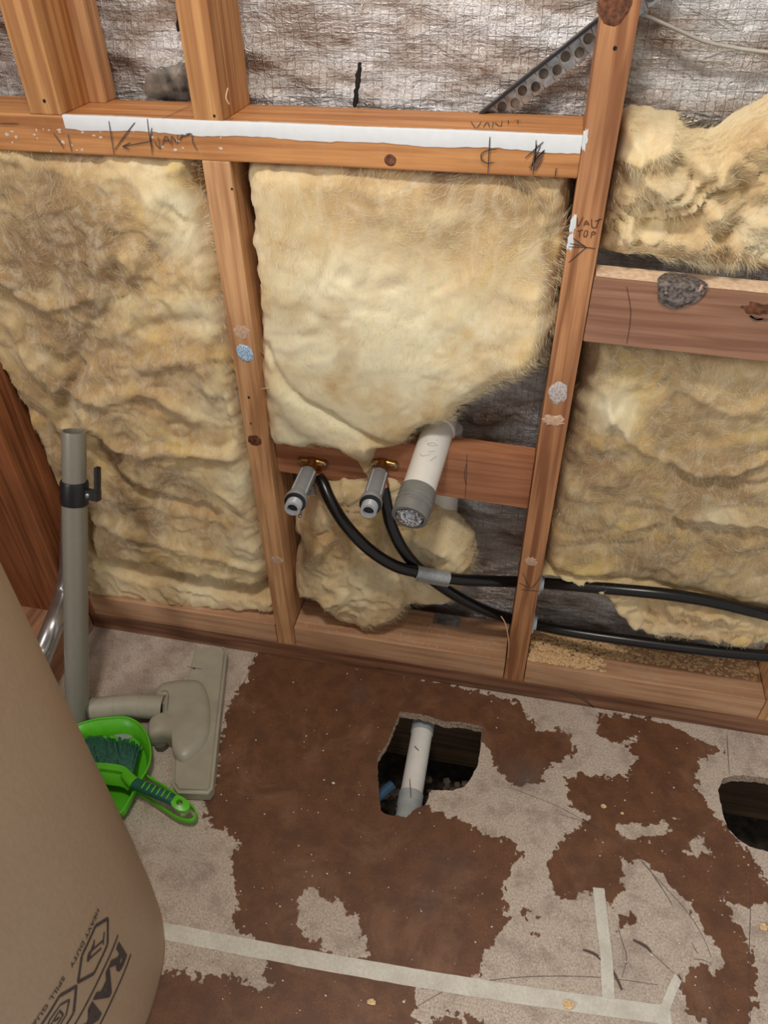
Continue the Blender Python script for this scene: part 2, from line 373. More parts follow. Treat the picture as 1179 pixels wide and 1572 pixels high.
# ------------------------------------------------------------------ setting: floor with two cut holes
def P2(pts, z=0.0): return [at(x, y, 2, z)[:2] for x, y in pts]
hole1 = [(614,1092),(643,1096),(662,1100),(686,1108),(704,1108),(741,1115),(740,1129),(737,1153),(733,1175),(723,1195),(713,1208),(696,1213),(660,1213),(658,1226),(652,1236),(636,1243),(624,1255),(611,1252),(602,1253),(584,1245),(582,1216),(579,1182),(580,1161),(596,1138),(604,1117)]
hole2 = [(1110,1195),(1128,1190),(1150,1191),(1179,1194),(1225,1213),(1242,1250),(1228,1298),(1195,1312),(1171,1305),(1150,1300),(1133,1288),(1116,1270),(1107,1236),(1102,1213)]
def dens(pts, step, jit, seed):
    rs = random.Random(seed); out = []; n = len(pts)
    for i in range(n):
        a = np.array(pts[i]); b = np.array(pts[(i+1)%n]); k = max(1, int(np.linalg.norm(b-a)/step))
        for q in range(k): out.append(a+(b-a)*q/k+np.array([rs.uniform(-jit, jit), rs.uniform(-jit, jit)]))
    return out
H1 = dens(P2(hole1), .005, .0009, 1); H2 = dens(P2(hole2), .005, .0009, 2)
browns = [[(395,1000),(380,1033),(372,1050),(352,1080),(345,1102),(339,1138),(333,1185),(326,1216),(309,1223),(319,1270),(345,1278),(367,1291),(354,1319),(360,1361),(365,1387),(358,1420),(377,1433),(392,1450),(401,1471),(409,1493),(413,1512),(394,1518),(360,1497),(314,1499),(254,1490),(200,1490),(180,1620),(640,1620),(638,1558),(641,1518),(690,1505),(736,1495),(748,1466),(762,1437),(782,1409),(771,1380),(782,1345),(801,1308),(788,1288),(748,1282),(730,1267),(690,1253),(655,1239),(640,1228),(700,1190),(735,1140),(748,1144),(759,1178),(788,1207),(834,1201),(845,1175),(874,1164),(886,1149),(868,1121),(828,1121),(814,1103),(799,1080),(760,1066),(640,1040),(480,1010)],
 [(915,1098),(989,1098),(1035,1115),(1053,1126),(1110,1152),(1076,1164),(1067,1190),(1076,1218),(1099,1253),(1122,1276),(1162,1328),(1171,1351),(1200,1362),(1200,1385),(1145,1391),(1110,1385),(1133,1414),(1151,1455),(1162,1501),(1162,1547),(1145,1585),(1099,1585),(1053,1552),(1041,1512),(1053,1489),(1082,1483),(1105,1495),(1110,1466),(1076,1420),(1059,1385),(1018,1351),(995,1328),(961,1322),(955,1362),(938,1390),(903,1371),(869,1380),(845,1362),(840,1328),(857,1293),(897,1262),(903,1256),(874,1236),(868,1195),(891,1187),(926,1190),(961,1193),(978,1161),(961,1149),(975,1132),(943,1144),(917,1126)],
 [(949,1409),(962,1402),(978,1394),(975,1414),(949,1429)], [(805,1392),(815,1400),(830,1404),(822,1412),(806,1408)], [(822,1438),(832,1438),(832,1446),(822,1444)],
 [(673,1555),(730,1561),(760,1580),(650,1580)]]
lights_ = [[(479,1357),(460,1382),(458,1412),(471,1433),(496,1454),(530,1475),(566,1469),(560,1443),(546,1409),(523,1386),(500,1380)],
 [(938,1262),(965,1266),(990,1270),(1036,1256),(1018,1282),(961,1290)], [(1053,1290),(1076,1288),(1093,1308),(1059,1313)], [(345,1035),(372,1020),(380,1045),(360,1060)]]
def build_floor():
    X0, X1, Y0, Y1, st = -.75, 1.25, -.86, .0, .0075
    xs = np.arange(X0, X1+st/2, st); ys = np.arange(Y0, Y1+st/2, st); rs = random.Random(3); pts = []
    GX, GY = np.meshgrid(xs, ys); d1, *_ = sdist(GX, GY, H1); d2, *_ = sdist(GX, GY, H2); keep = (d1 < -.004) & (d2 < -.004)
    vs = [Vector((float(x), float(y))) for x, y in zip(GX[keep], GY[keep])]; n0 = len(vs)
    edges = []
    for H in (H1, H2):
        k = len(vs); vs += [Vector((float(p[0]), float(p[1]))) for p in H]; edges += [(k+i, k+(i+1)%len(H)) for i in range(len(H))]
    V, E, F, *_ = delaunay_2d_cdt(vs, edges, [], 0, 1e-6)
    V = np.array([(v.x, v.y) for v in V]); C = np.array([V[list(f)].mean(axis=0) for f in F])
    c1, *_ = sdist(C[:,0], C[:,1], H1); c2, *_ = sdist(C[:,0], C[:,1], H2)
    F = [f for f, a, b in zip(F, c1, c2) if a < 0 and b < 0]
    Fo = []
    for f in F:
        a, b, c = V[f[0]], V[f[1]], V[f[2]]
        Fo.append(f if (b[0]-a[0])*(c[1]-a[1])-(b[1]-a[1])*(c[0]-a[0]) > 0 else tuple(reversed(f)))
    Z = .0006*fbm(V[:,0]*14, V[:,1]*14, 5, 3)*0
    o = obj('floor', (np.c_[V, Z], Fo), M['floor'], origin=(0, 0, 0)); tagit(o, kind='structure')
    bx, by = V[:,0], V[:,1]; sd = np.full(len(V), -1.)
    for b in browns: sd = np.maximum(sd, sdist(bx, by, P2(b))[0])
    for b in lights_: sd = np.minimum(sd, -sdist(bx, by, P2(b))[0])
    sd = np.clip(sd, -.03, .03)
    a = o.data.attributes.new('brown', 'FLOAT', 'POINT'); a.data.foreach_set('value', sd.astype(np.float32))
    g = np.zeros(len(V))
    for px, py, r, s in [(553,1066,.026,.5),(805,1190,.05,.5),(215,1085,.09,.35),(300,1330,.06,.25),(960,1490,.03,.45),(680,1330,.05,.2),(655,1385,.03,.25),(1130,1140,.05,.2)]:
        c = at(px, py, 2, 0); g = np.maximum(g, s*np.exp(-((bx-c[0])**2+(by-c[1])**2)/(r*r)*1.6))
    g *= (.8+.5*fbm(bx*60, by*60, 4, 3)); a = o.data.attributes.new('grime', 'FLOAT', 'POINT'); a.data.foreach_set('value', np.clip(g, 0, 1).astype(np.float32))
    for H in (H1, H2):
        n = len(H); rs = random.Random(5); V2 = []; F2 = []
        for k, z in enumerate((0, -.007, -.013, -.02)):
            for p in H: V2.append((p[0]+(rs.uniform(-.001, .001) if k else 0), p[1]+(rs.uniform(-.001, .001) if k else 0), z))
        for k in range(3):
            for i in range(n): F2.append((k*n+i, k*n+(i+1)%n, (k+1)*n+(i+1)%n, (k+1)*n+i))
        e = obj('cut_edge', (V2, F2), M['raw_edge'], o)
    # underside so that the board has its thickness
    return o
FLOOR = build_floor()
tagit(obj('ground', box(-.9, 1.5, -1.0, .4, -.42, -.40, 0), M['soil']), kind='structure')
tagit(obj('wall_under', box(-.9, 1.5, .16, .18, -.40, .0, 0), M['dark']), kind='structure')

def ribbon(pts, w, nrm, taper=True):
    """flat ribbon along 3-D points lying on a surface with normal nrm"""
    p = np.asarray(pts, float); T = np.gradient(p, axis=0); nrm = np.asarray(nrm, float); nrm = np.broadcast_to(nrm, p.shape)
    s = np.cross(T, nrm); s /= (np.linalg.norm(s, axis=1)[:, None]+1e-12); n = len(p); V = []; F = []
    for i in range(n):
        k = w/2*(1 if not taper else (.55+.45*math.sin(math.pi*(i+.5)/n))); V += [p[i]-s[i]*k, p[i]+s[i]*k]
    for i in range(n-1): F.append((2*i, 2*i+1, 2*i+3, 2*i+2))
    return V, F
def strokes(name, lines, w, mat, ax, val, nrm, parent, label=None, sm=4):
    parts = [ribbon(catmull([at(x, y, ax, val) for x, y in l], sm) if len(l) > 2 else np.linspace(at(*l[0], ax, val), at(*l[1], ax, val), 5), w, nrm) for l in lines]
    o = obj(name, join(*parts), mat, parent)
    if label: o['label'] = label
    return o
UP = (0, 0, 1)
for l in [[(393,1003),(380,1035),(362,1080),(339,1140)], [(1116,1128),(1117,1150),(1120,1190)], [(1151,1345),(1152,1400),(1150,1470),(1152,1572)]]: strokes('seam', [l], .0011, M['seam'], 2, .0004, UP, FLOOR)
for l in [[(780,1208),(850,1235),(900,1262),(960,1300),(1010,1350),(1055,1400),(1080,1440),(1092,1470)], [(860,1250),(930,1275),(985,1320),(1030,1385)], [(640,1545),(700,1515),(800,1500),(915,1500),(1010,1512)], [(972,1443),(1000,1462),(1030,1490),(1045,1500)],
   [(1005,1348),(1022,1372),(1032,1390)], [(1062,1448),(1072,1465)], [(948,1420),(955,1445),(962,1470),(955,1500)], [(1064,1472),(1080,1474),(1092,1480)]]: strokes('scratch', [l], .0009, M['seam'], 2, .0005, UP, FLOOR)
for l in ([(972,1443),(990,1452),(1000,1462)], [(895,1458),(915,1466),(940,1490),(955,1520)]): strokes('scratch', [l], .005, M['seam'], 2, .0006, UP, FLOOR)

# reflective sheet behind the studs
def build_foil():
    st = .006; xs = np.arange(-.47, 1.32, st); zs = np.arange(-.02, ZT+.1, st); X, Z = np.meshgrid(xs, zs)
    Y = FY + .008*fbm(X*5, Z*11, 3, 4) + .003*np.abs(fbm(X*8+fbm(X*6, Z*6, 8, 2), Z*34, 9, 4)) + .0016*fbm(X*60, Z*60, 12, 2)
    # sagging folds
    for l, w, a in [([(560,1,),(700,60),(900,110)], .012, .006), ([(150,70),(280,110),(420,150)], .012, -.010), ([(380,70),(470,120),(545,150),(640,160)], .010, -.008), ([(960,165),(1060,172),(1179,180)], .012, -.012),
                    ([(735,640),(790,625),(840,640)], .012, -.016), ([(700,880),(760,870),(800,860)], .010, -.008), ([(700,760),(760,790),(800,800)], .012, -.006)]:
        q = [at(x, y, 1, FY)[[0, 2]] for x, y in l]; Y += a*np.exp(-(ldist(X, Z, q)/w)**2)
    Y = np.maximum(Y, D+.006)
    n, m = X.shape; V = np.c_[X.ravel(), Y.ravel(), Z.ravel()]
    I = np.arange(n*m).reshape(n, m); F = np.stack([I[:-1,:-1], I[:-1,1:], I[1:,1:], I[1:,:-1]], -1).reshape(-1, 4)
    return V, F
fo = obj('wall_back', build_foil(), M['foil'], origin=(0, FY, 0), smooth=180); tagit(fo, kind='structure')
def foil_patch(pts, off, mat, name, label, jag=.0015, seed=1):
    rs = random.Random(seed); p = catmull([at(x, y, 1, FY-off) for x, y in pts], 5, True); p = p+np.array([[rs.uniform(-jag, jag), 0, rs.uniform(-jag, jag)] for _ in p])
    c = p.mean(axis=0)+np.array([0, -.003, 0]); n = len(p); V = [tuple(c)]+[tuple(v) for v in p]; F = [(0, 1+(i+1)%n, 1+i) for i in range(n)]
    o = obj(name, (V, F), mat, fo, smooth=180); o['label'] = label
foil_patch([(228,112),(262,100),(288,96),(300,118),(298,150),(228,150)], .016, M['foil_back'], 'tear', 'dark ragged tear in the foil')
foil_patch([(272,18),(276,22),(275,48),(271,40)], .016, M['dark'], 'tear', 'dark slit torn in the foil')
foil_patch([(544,140),(547,108),(553,95),(556,108),(551,135),(548,162),(542,162)], .017, M['dark'], 'tear', 'dark slit torn in the foil')
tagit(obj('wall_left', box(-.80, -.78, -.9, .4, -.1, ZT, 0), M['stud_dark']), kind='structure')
tagit(obj('wall_corner', box(-.80, -.47, .15, .17, -.1, ZT, 0), M['dark']), kind='structure')  # near-black sheet: the unlit depth behind the corner gap is put into its colour

# ------------------------------------------------------------------ timber frame
def timber(name, vf, mat, label, cat, o0=None):
    V = np.asarray(vf[0]); org = o0 if o0 is not None else (V[:,0].min(), V[:,1].min(), V[:,2].min())
    t = obj(name, vf, mat, origin=org); return tagit(t, label, cat)
def disc(px, py, ax, val, rx, rz, nrm, jag=.0, seed=0, n=18, lift=.0006):
    """little raised irregular spot on a face (ax 1: front face, ax 2: top face)"""
    rs = random.Random(seed); c = at(px, py, ax, val); V = []; F = []; s = np.asarray(nrm, float)
    if ax == 1: e1, e2 = np.array([1., 0, 0]), np.array([0, 0, 1.])
    else: e1, e2 = np.array([1., 0, 0]), np.array([0, 1., 0])
    for h, q in ((0., 1.), (lift, .8)):
        for k in range(n):
            t = 2*math.pi*k/n; r = 1+(rs.uniform(-jag, jag))
            V.append(c+s*h+(e1*math.cos(t)*rx+e2*math.sin(t)*rz)*r*q)
    V.append(c+s*lift*1.1); flip = ax == 1
    for k in range(n): F.append((k, (k+1)%n, n+(k+1)%n, n+k)); F.append((n+k, n+(k+1)%n, 2*n))
    return V, F
FN = (0, -1, 0)
def nail(px, py, ax, val, nrm, parent, r=.0022):
    o = obj('nail_head', disc(px, py, ax, val, r, r, nrm, lift=.0008), M['dark'], parent)
sl = timber('wall_stud', box(0, SW, 0, D, Z0, ZH), M['stud_left'], 'orange-brown wooden wall stud with a bright blue glue spot, below the white-edged beam', 'stud')
obj('glue_spot', disc(376, 542, 1, 0, .0135, .0145, FN, .1, 4, lift=.002), M['blue'], sl)['label'] = 'bright blue honeycomb glue spot'
obj('plaster_patch', disc(425, 860, 1, 0, .012, .010, FN, .15, 6, lift=.0008), M['plaster'], sl)['label'] = 'pale rough plaster smear'
obj('plaster_patch', disc(371, 510, 1, 0, .013, .012, FN, .2, 8, lift=.0006), M['plaster'], sl)['label'] = 'pale rough plaster smear'
obj('knot', disc(391, 676, 1, 0, .012, .011, FN, .08, 3, lift=.0009), M['knotb'], sl)['label'] = 'dark round knot'
nail(382, 610, 1, 0, FN, sl); nail(385, 650, 1, 0, FN, sl, .0015); nail(356, 290, 1, 0, FN, sl, .0015)
obj('splinter', tube(catmull([at(418, 597, 1, -.001), at(408, 596, 1, -.008), at(399, 598, 1, -.010)], 5), [.0012, .0012, .0010, .0010, .001, .0009, .0008, .0007, .0005, .0004, .0002], 6), M['splinter'], sl)
sr = timber('wall_stud', box(SP, SP+SW, 0, D, Z0, ZT), M['stud_right'], 'full-height reddish wooden stud with pencilled VALL TOP and hoses through it', 'stud')
strokes('pencil_writing', [[(886,334),(887,348),(895,333)], [(896,347),(900,339),(904,346)], [(898,344),(903,344)], [(908,336),(909,349),(917,349)], [(913,340),(924,336)], [(920,336),(915,349)],
    [(886,355),(895,353)], [(890,355),(889,364)], [(898,354),(896,362),(900,363),(902,355),(898,354)], [(907,366),(909,356),(914,358),(909,361)]], .0012, M['pencil_red'], 1, -.0008, FN, sr, 'VALL TOP in faint crayon')
strokes('pencil_mark', [[(873,379),(900,380),(914,382)], [(900,380),(880,366)], [(900,380),(873,403)], [(875,374),(898,378)]], .0012, M['pencil'], 1, -.0008, FN, sr, 'pencilled arrow')
strokes('pencil_mark', [[(800,905),(830,908)], [(803,880),(815,903),(830,885)], [(797,895),(812,903)]], .0012, M['pencil'], 1, -.0008, FN, sr, 'pencilled arrow')
obj('glue_spot', disc(849, 645, 1, 0, .0155, .009, FN, .35, 14, lift=.0015), M['plaster'], sr)['label'] = 'grey-white plaster smear'
obj('glue_ring', disc(856, 603, 1, 0, .013, .018, FN, .12, 11, lift=.001), M['glue'], sr)['label'] = 'clear honeycomb glue print'
obj('glue_ring', disc(815, 862, 1, 0, .010, .010, FN, .2, 15, lift=.0008), M['plaster'], sr)['label'] = 'pale plaster spot'
obj('knot', disc(944, 6, 1, 0, .017, .02, FN, .08, 5, lift=.0008), M['knotb'], sr)['label'] = 'large dark knot'
nail(944, 74, 1, 0, FN, sr)
for i, (px, py) in enumerate([(874, 372), (896, 214), (878, 345)]): obj('plaster_patch', disc(px+2, py, 1, 0, .0035, .012, FN, .3, 30+i, lift=.0006), M['paint_white'], sr)['label'] = 'white paint smear'
s3 = timber('wall_stud', box(.951, .951+SW, 0, D, Z0, 1.05), M['stud_left'], 'wooden wall stud just showing at the lower right edge of the picture', 'stud')
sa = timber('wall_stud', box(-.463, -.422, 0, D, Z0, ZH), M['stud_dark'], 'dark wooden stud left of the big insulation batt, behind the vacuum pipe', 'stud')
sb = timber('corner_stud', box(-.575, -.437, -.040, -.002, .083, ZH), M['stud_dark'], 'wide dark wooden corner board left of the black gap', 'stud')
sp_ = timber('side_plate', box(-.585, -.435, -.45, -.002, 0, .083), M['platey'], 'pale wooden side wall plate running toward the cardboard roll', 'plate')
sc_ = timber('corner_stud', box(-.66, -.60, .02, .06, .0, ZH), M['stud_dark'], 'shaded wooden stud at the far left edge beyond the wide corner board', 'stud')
t1 = timber('cripple_stud', box(-.228, -.183, 0, D, ZH+HT, ZT), M['stud_up'], 'thick orange stud standing on the beam at the upper left', 'stud')
nail(68, 155, 1, 0, FN, t1); 
timber('packing_strip', box(-.183, -.160, .072, D+.008, ZH+HT, ZT), M['stud_left'], 'thin brown timber strip against the back right of the upper left stud', 'timber')
t2 = timber('cripple_stud', box(-.002, .037, 0, D, ZH+HT, ZT), M['stud_up'], 'upper stud standing on the beam above the stud with the blue spot', 'stud')
obj('splinter', tube(catmull([at(350, 135, 1, -.0), at(347, 150, 1, -.004), at(352, 160, 1, -.003)], 4), .0009, 6), M['splinter'], t2)
nail(329, 178, 1, 0, FN, t2, .0018)

# beam with the white painted edge
hd = timber('cross_beam', box(-.66, SP, 0, D, ZH, ZH+HT, .002), M['header'], 'orange horizontal beam with a white painted upper edge and pencil marks', 'beam')
def white_strip():
    rs = random.Random(8); N = 90; x0 = -.182; x1 = SP-.001; V = []; F = []; zt = ZH+HT
    for i in range(N+1):
        x = x0+(x1-x0)*i/N; b = .0155+.0012*math.sin(i*.31)+rs.uniform(-.0006, .0006)+.0022*i/N; bk = .004+rs.uniform(-.0012, .0012)+.002*math.sin(i*.2)
        V += [(x, -.0009, zt-b), (x, -.0012, zt-.001), (x, -.0003, zt+.0009), (x, bk, zt+.0007)]
    for i in range(N):
        for k in range(3): F.append((4*i+k, 4*i+4+k, 4*i+5+k, 4*i+1+k))
    return V, F
obj('paint_strip', white_strip(), M['paint_white'], hd, smooth=50)['label'] = 'white painted edge'
strokes('pencil_mark', [[(167,186),(170,205),(175,238)], [(207,188),(190,210),(176,230)], [(188,225),(210,221),(232,217)], [(188,225),(200,219)], [(188,225),(198,230)], [(226,182),(228,200),(230,212),(234,238)], [(233,196),(231,215),(235,230)],
   [(82,205),(92,218),(98,228)], [(104,206),(110,233)], [(0,190),(28,190)]], .0013, M['pencil'], 1, -.0018, FN, hd, 'pencilled lines and an arrow')
strokes('pencil_writing', [[(236,216),(246,229),(242,210)], [(249,224),(254,209),(262,221)], [(252,217),(259,215)], [(264,224),(263,209),(272,220),(272,207)], [(275,216),(280,206)], [(278,211),(292,206)], [(285,206),(294,206),(296,219),(303,231)]], .0012, M['pencil'], 1, -.0016, FN, hd, 'VANITY pencilled on the face')
strokes('pencil_mark', [[(752,210),(751,230),(749,266)], [(762,229),(748,231),(739,237),(740,246),(748,251),(758,249)]], .0014, M['pencil'], 1, -.0022, FN, hd, 'pencilled centre line sign')
strokes('pencil_mark', [[(823,215),(822,240),(818,268)], [(834,218),(806,243)], [(836,230),(812,258)], [(830,224),(820,246),(835,232),(818,262)], [(834,240),(822,262)], [(824,222),(815,262)], [(854,258),(852,272)]], .0014, M['pencil'], 1, -.0022, FN, hd, 'pencilled scribble')
strokes('pencil_writing', [[(723,186),(731,196),(739,186)], [(742,195),(748,187),(752,195)], [(756,197),(758,187),(768,194),(771,185)], [(780,184),(781,190)], [(788,184),(800,185)], [(795,184),(795,190)]], .0012, M['pencil'], 2, ZH+HT+.0012, UP, hd, 'VANITY pencilled on the top')
strokes('pencil_mark', [[(250,182),(278,168),(292,163)]], .0010, M['pencil'], 2, ZH+HT+.0012, UP, hd)
obj('knot', disc(599, 246, 1, 0, .0075, .007, FN, .05, 2, lift=.0005), M['knotb'], hd)['label'] = 'dark round knot'
rs = random.Random(4)
obj('paint_fleck', join(*[disc(rs.uniform(5, 300) if i < 30 else rs.uniform(300, 460), rs.uniform(196, 232), 1, -.0002, rs.uniform(.0008, .0028), rs.uniform(.0008, .002), FN, .45, i, 9, .00015) for i in range(34)]), M['speck'], hd)['kind'] = 'stuff'

# bottom plates and blocks
XL = -.435
sp1 = timber('sole_plate', box(XL, 1.30, 0, D, 0, Z0), M['plate'], 'long dark brown wooden sole plate on the floor at the foot of the wall', 'plate')
strokes('crack', [[(858,1058),(880,1066),(900,1078),(912,1086)], [(888,1064),(905,1080),(915,1090)]], .0022, M['seam'], 1, -.0006, FN, sp1)
obj('knot', disc(583, 1026, 1, 0, .008, .004, FN, .1, 2, lift=.0004), M['knotb'], sp1)
b1 = timber('floor_block', box(XL+.014, -.0015, 0, D, Z0+.0004, ZB), M['block'], 'pale block below the tall left batt, between the vacuum pipe and the stud', 'block')
b2 = timber('floor_block', box(SW+.0015, SP-.0015, .0, D, Z0+.0004, ZB), M['block'], 'dusty pale block between the two studs, under the hoses and insulation lump', 'block')
b3 = timber('floor_block', box(SP+SW+.0015, .951-.0015, 0, D, Z0+.0004, ZB), M['block'], 'pale block covered in sawdust right of the reddish stud', 'block')
# dust wedge? (kept out) ; mid noggin set back, slightly out of level
yn = .027
def nogz(x, top): return (.482 + (x-.05)*(-.036))+(.097 if top else 0)
xa, xb = SW+.001, SP-.001
ng = timber('noggin', hexa([(xa, yn, nogz(xa, 0)), (xb, yn, nogz(xb, 0)), (xb, yn+.040, nogz(xb, 0)), (xa, yn+.040, nogz(xa, 0)), (xa, yn, nogz(xa, 1)), (xb, yn, nogz(xb, 1)), (xb, yn+.040, nogz(xb, 1)), (xa, yn+.040, nogz(xa, 1))]), M['nog'], 'reddish cross board with two brass tap elbows fixed on it', 'board', (xa, yn, .48))
strokes('pencil_mark', [[(717,698),(716,730),(714,766)], [(716,712),(713,730),(716,745)]], .0010, M['pencil'], 1, yn-.0006, FN, ng)
nr = timber('noggin', hexa([(SP+SW+.001, 0, .790), (.960, 0, .776), (.960, .042, .776), (SP+SW+.001, .042, .790), (SP+SW+.001, 0, .880), (.960, 0, .866), (.960, .042, .866), (SP+SW+.001, .042, .880)]), M['nogr'], 'brown cross board with a big grey knot, right of the reddish stud', 'board', (SP+SW, 0, .78))
ztop = lambda x: .880-(x-.511)/(.449)*.014
def nog_top():
    V = []; F = []; rs = random.Random(2); N = 40; xs = np.linspace(SP+SW+.003, .958, N)
    for i, x in enumerate(xs):
        V += [(x, .0012+rs.uniform(-.0006, .0006), ztop(x)+.0006), (x, .0405, ztop(x)+.0006)]
        if i: F.append((2*i-2, 2*i, 2*i+1, 2*i-1))
    return V, F
obj('sawn_edge', nog_top(), M['sawn'], nr)['label'] = 'pale freshly sawn top edge'
def knot_big():
    c = at(1046, 440, 1, -.001); V = []; F = []; n = 32; rings = [1, .96, .9, .8, .66, .5, .34, .18]; rs = random.Random(6)
    for j, q in enumerate(rings):
        for k in range(n):
            t = 2*math.pi*k/n; r = (1+.05*math.sin(3*t+1)+.03*math.sin(7*t))*q; x = c[0]+r*.030*math.cos(t); z = c[2]+r*.029*math.sin(t)
            h = (.0005, .0035, .0018, .0042, .005, .0040, .0052, .0045)[j]+.0012*math.sin(2*t+j*1.1)+rs.uniform(-.0004, .0004)
            y = -h; zt = ztop(x)+.001
            if z > zt: y = (z-zt)*1.25-h*.2; z = zt+.0018
            V.append((x, y, z))
    V.append((c[0], -.0045, c[2]))
    for j in range(len(rings)-1):
        for k in range(n): F.append((j*n+k, (j+1)*n+k, (j+1)*n+(k+1)%n, j*n+(k+1)%n))
    j = len(rings)-1
    for k in range(n): F.append((j*n+k, len(V)-1, j*n+(k+1)%n))
    return V, F
obj('knot', knot_big(), M['knot'], nr, smooth=60)['label'] = 'big rough grey knot with bark'
obj('bark_rim', tube(catmull([at(x, y, 1, -.0025) for x, y in [(1022,448),(1028,457),(1042,460),(1060,456),(1073,446),(1078,438)]], 6), .0018, 8), M['plaster'], nr)
obj('split', disc(1165, 474, 1, 0, .022, .008, FN, .3, 9, lift=.0006), M['knotb'], nr); 
strokes('crack', [[(1150,484),(1158,488),(1165,490),(1179,491)], [(1152,485),(1160,491),(1172,489)]], .003, M['seam'], 1, -.0014, FN, nr)
strokes('pencil_mark', [[(962,440),(968,475),(966,505),(962,528)]], .0010, M['pencil_red'], 1, -.0006, FN, nr)

# ------------------------------------------------------------------ glass wool batts
def batt(name, px, yb, yf, label, mat, seed, edge=.045, amp=.010, group=None, creases=(), tones=(), fold=.006, nstr=2500, st=.0042, jag=.0035, flat=(), fedge=None):
    poly = np.array([at(x, y, 1, yf if len(q) < 1 else q[0])[[0, 2]] for x, y, *q in px])
    poly = catmull(poly, 6, True)
    x0, z0 = poly.min(axis=0)-.02; x1, z1 = poly.max(axis=0)+.02
    xs = np.arange(x0, x1, st); zs = np.arange(z0, z1, st); X, Z = np.meshgrid(xs, zs)
    d, NX, NZ = sdist(X, Z, poly); dj = d+jag*fbm(X*45, Z*45, seed, 3)*(np.abs(d) < .05)
    ins = dj > 0; use = np.zeros_like(ins)
    c = ins[:-1,:-1] | ins[1:,:-1] | ins[:-1,1:] | ins[1:,1:]
    g = np.gradient(dj, st); gz, gx = g; gl = gx*gx+gz*gz+1e-9
    px_ = np.where(ins, X, X-np.clip(dj*gx/gl, -st, st)); pz_ = np.where(ins, Z, Z-np.clip(dj*gz/gl, -st, st))
    dd = np.maximum(dj, 0); prof = np.sqrt(np.clip(1-(1-np.clip(dd/edge, 0, 1))**2, 0, 1))
    wx = fbm(X*9, Z*9, seed+31, 3)*.9; wz = fbm(X*9, Z*9, seed+57, 3)*.9
    lump = fbm(X*6+wx*.7, Z*6+wz*.7, seed+5, 3, .45)
    rid = 1-np.abs(fbm(X*13+wx*2.0, Z*19+wz*2.0, seed+9, 4, .55)); rid = np.clip(rid, 0, 1)**1.4
    fine = fbm(X*30+wx*4, Z*48+wz*4, seed+21, 3, .5)
    h = (yb-yf)*prof+prof*(amp*lump+fold*(rid-.5)*1.6+(.0006+fold*.12)*fine)
    for l, w, a in creases:
        q = catmull([at(x, y, 1, yf)[[0, 2]] for x, y in l], 6); h += prof*a*np.exp(-((ldist(X, Z, q)+.004*fbm(X*40, Z*40, seed+3, 2))/w)**2)
    for x, y, r, a in flat:
        q = at(x, y, 1, yf); h += prof*a*np.exp(-((X-q[0])**2+(Z-q[2])**2)/(r*r))
    h = np.maximum(h, .001*ins)
    Y = yb-h
    used = np.zeros(X.shape, bool); used[:-1,:-1] |= c; used[1:,:-1] |= c; used[:-1,1:] |= c; used[1:,1:] |= c
    idx = -np.ones(X.shape, int); idx[used] = np.arange(used.sum()); n = int(used.sum())
    V = np.c_[px_[used], Y[used], pz_[used]]
    a_, b_, c_, d_ = idx[:-1,:-1][c], idx[:-1,1:][c], idx[1:,1:][c], idx[1:,:-1][c]
    F = np.stack([a_, b_, c_, d_], 1)
    # closed back: copy the sheet flat at the rear
    Vb = V.copy(); Vb[:,1] = yb+.002; Fb = F[:, ::-1]+n
    cnt = {}
    for f in F:
        for k in range(4):
            e = (int(f[k]), int(f[(k+1)%4])); cnt[e] = 1
    side = [(e[1], e[0], e[0]+n, e[1]+n) for e in cnt if (e[1], e[0]) not in cnt]
    Fa = F.tolist()+Fb.tolist()+[list(s) for s in side]
    o = obj(name, (np.r_[V, Vb], Fa), mat, smooth=180); tagit(o, label, 'insulation', group)
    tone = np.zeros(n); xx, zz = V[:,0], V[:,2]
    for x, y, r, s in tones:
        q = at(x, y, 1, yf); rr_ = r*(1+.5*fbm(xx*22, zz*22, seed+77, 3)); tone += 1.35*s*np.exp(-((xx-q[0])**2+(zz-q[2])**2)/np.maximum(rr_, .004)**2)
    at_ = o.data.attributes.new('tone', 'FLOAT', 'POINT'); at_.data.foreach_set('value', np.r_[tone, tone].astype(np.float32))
    # loose fibres
    if nstr:
        rg = np.random.default_rng(seed); wgt = 1+6*(dd[used] < .012)*(ins[used]); wgt = wgt/wgt.sum(); pick = rg.choice(n, nstr, p=wgt)
        base = V[pick]; ang = fbm(base[:,0]*9, base[:,2]*9, seed+91, 3)*1.9+.2+rg.normal(0, .35, nstr); L = rg.uniform(.005, .020, nstr); K = 5
        lift = rg.uniform(.0, .0035, nstr); cur = rg.normal(0, 28, nstr)
        pts = np.zeros((K, nstr, 3)); p = base.copy(); p[:,1] -= .0004; a = ang.copy()
        for k in range(K):
            pts[k] = p; pts[k][:,1] -= lift*math.sin(math.pi*min(1, k/(K-1)*1.0))
            p = p+np.c_[np.cos(a), np.zeros(nstr), np.sin(a)]*(L/(K-1))[:,None]; a = a+cur*L/(K-1)
        w = rg.uniform(.00007, .00018, nstr)[:,None]; VV = np.zeros((K, 2, nstr, 3))
        for k in range(K):
            t = pts[min(k+1, K-1)]-pts[max(k-1, 0)]; s = np.c_[-t[:,2], np.zeros(nstr), t[:,0]]; s /= np.linalg.norm(s, axis=1)[:,None]+1e-9
            ww = w*(1-.7*k/(K-1)); VV[k,0] = pts[k]-s*ww; VV[k,1] = pts[k]+s*ww
        VV = VV.transpose(2, 0, 1, 3).reshape(-1, 3); bs = (np.arange(nstr)*K*2)[:,None]
        FF_ = np.concatenate([bs+np.array([2*k, 2*k+1, 2*k+3, 2*k+2]) for k in range(K-1)])
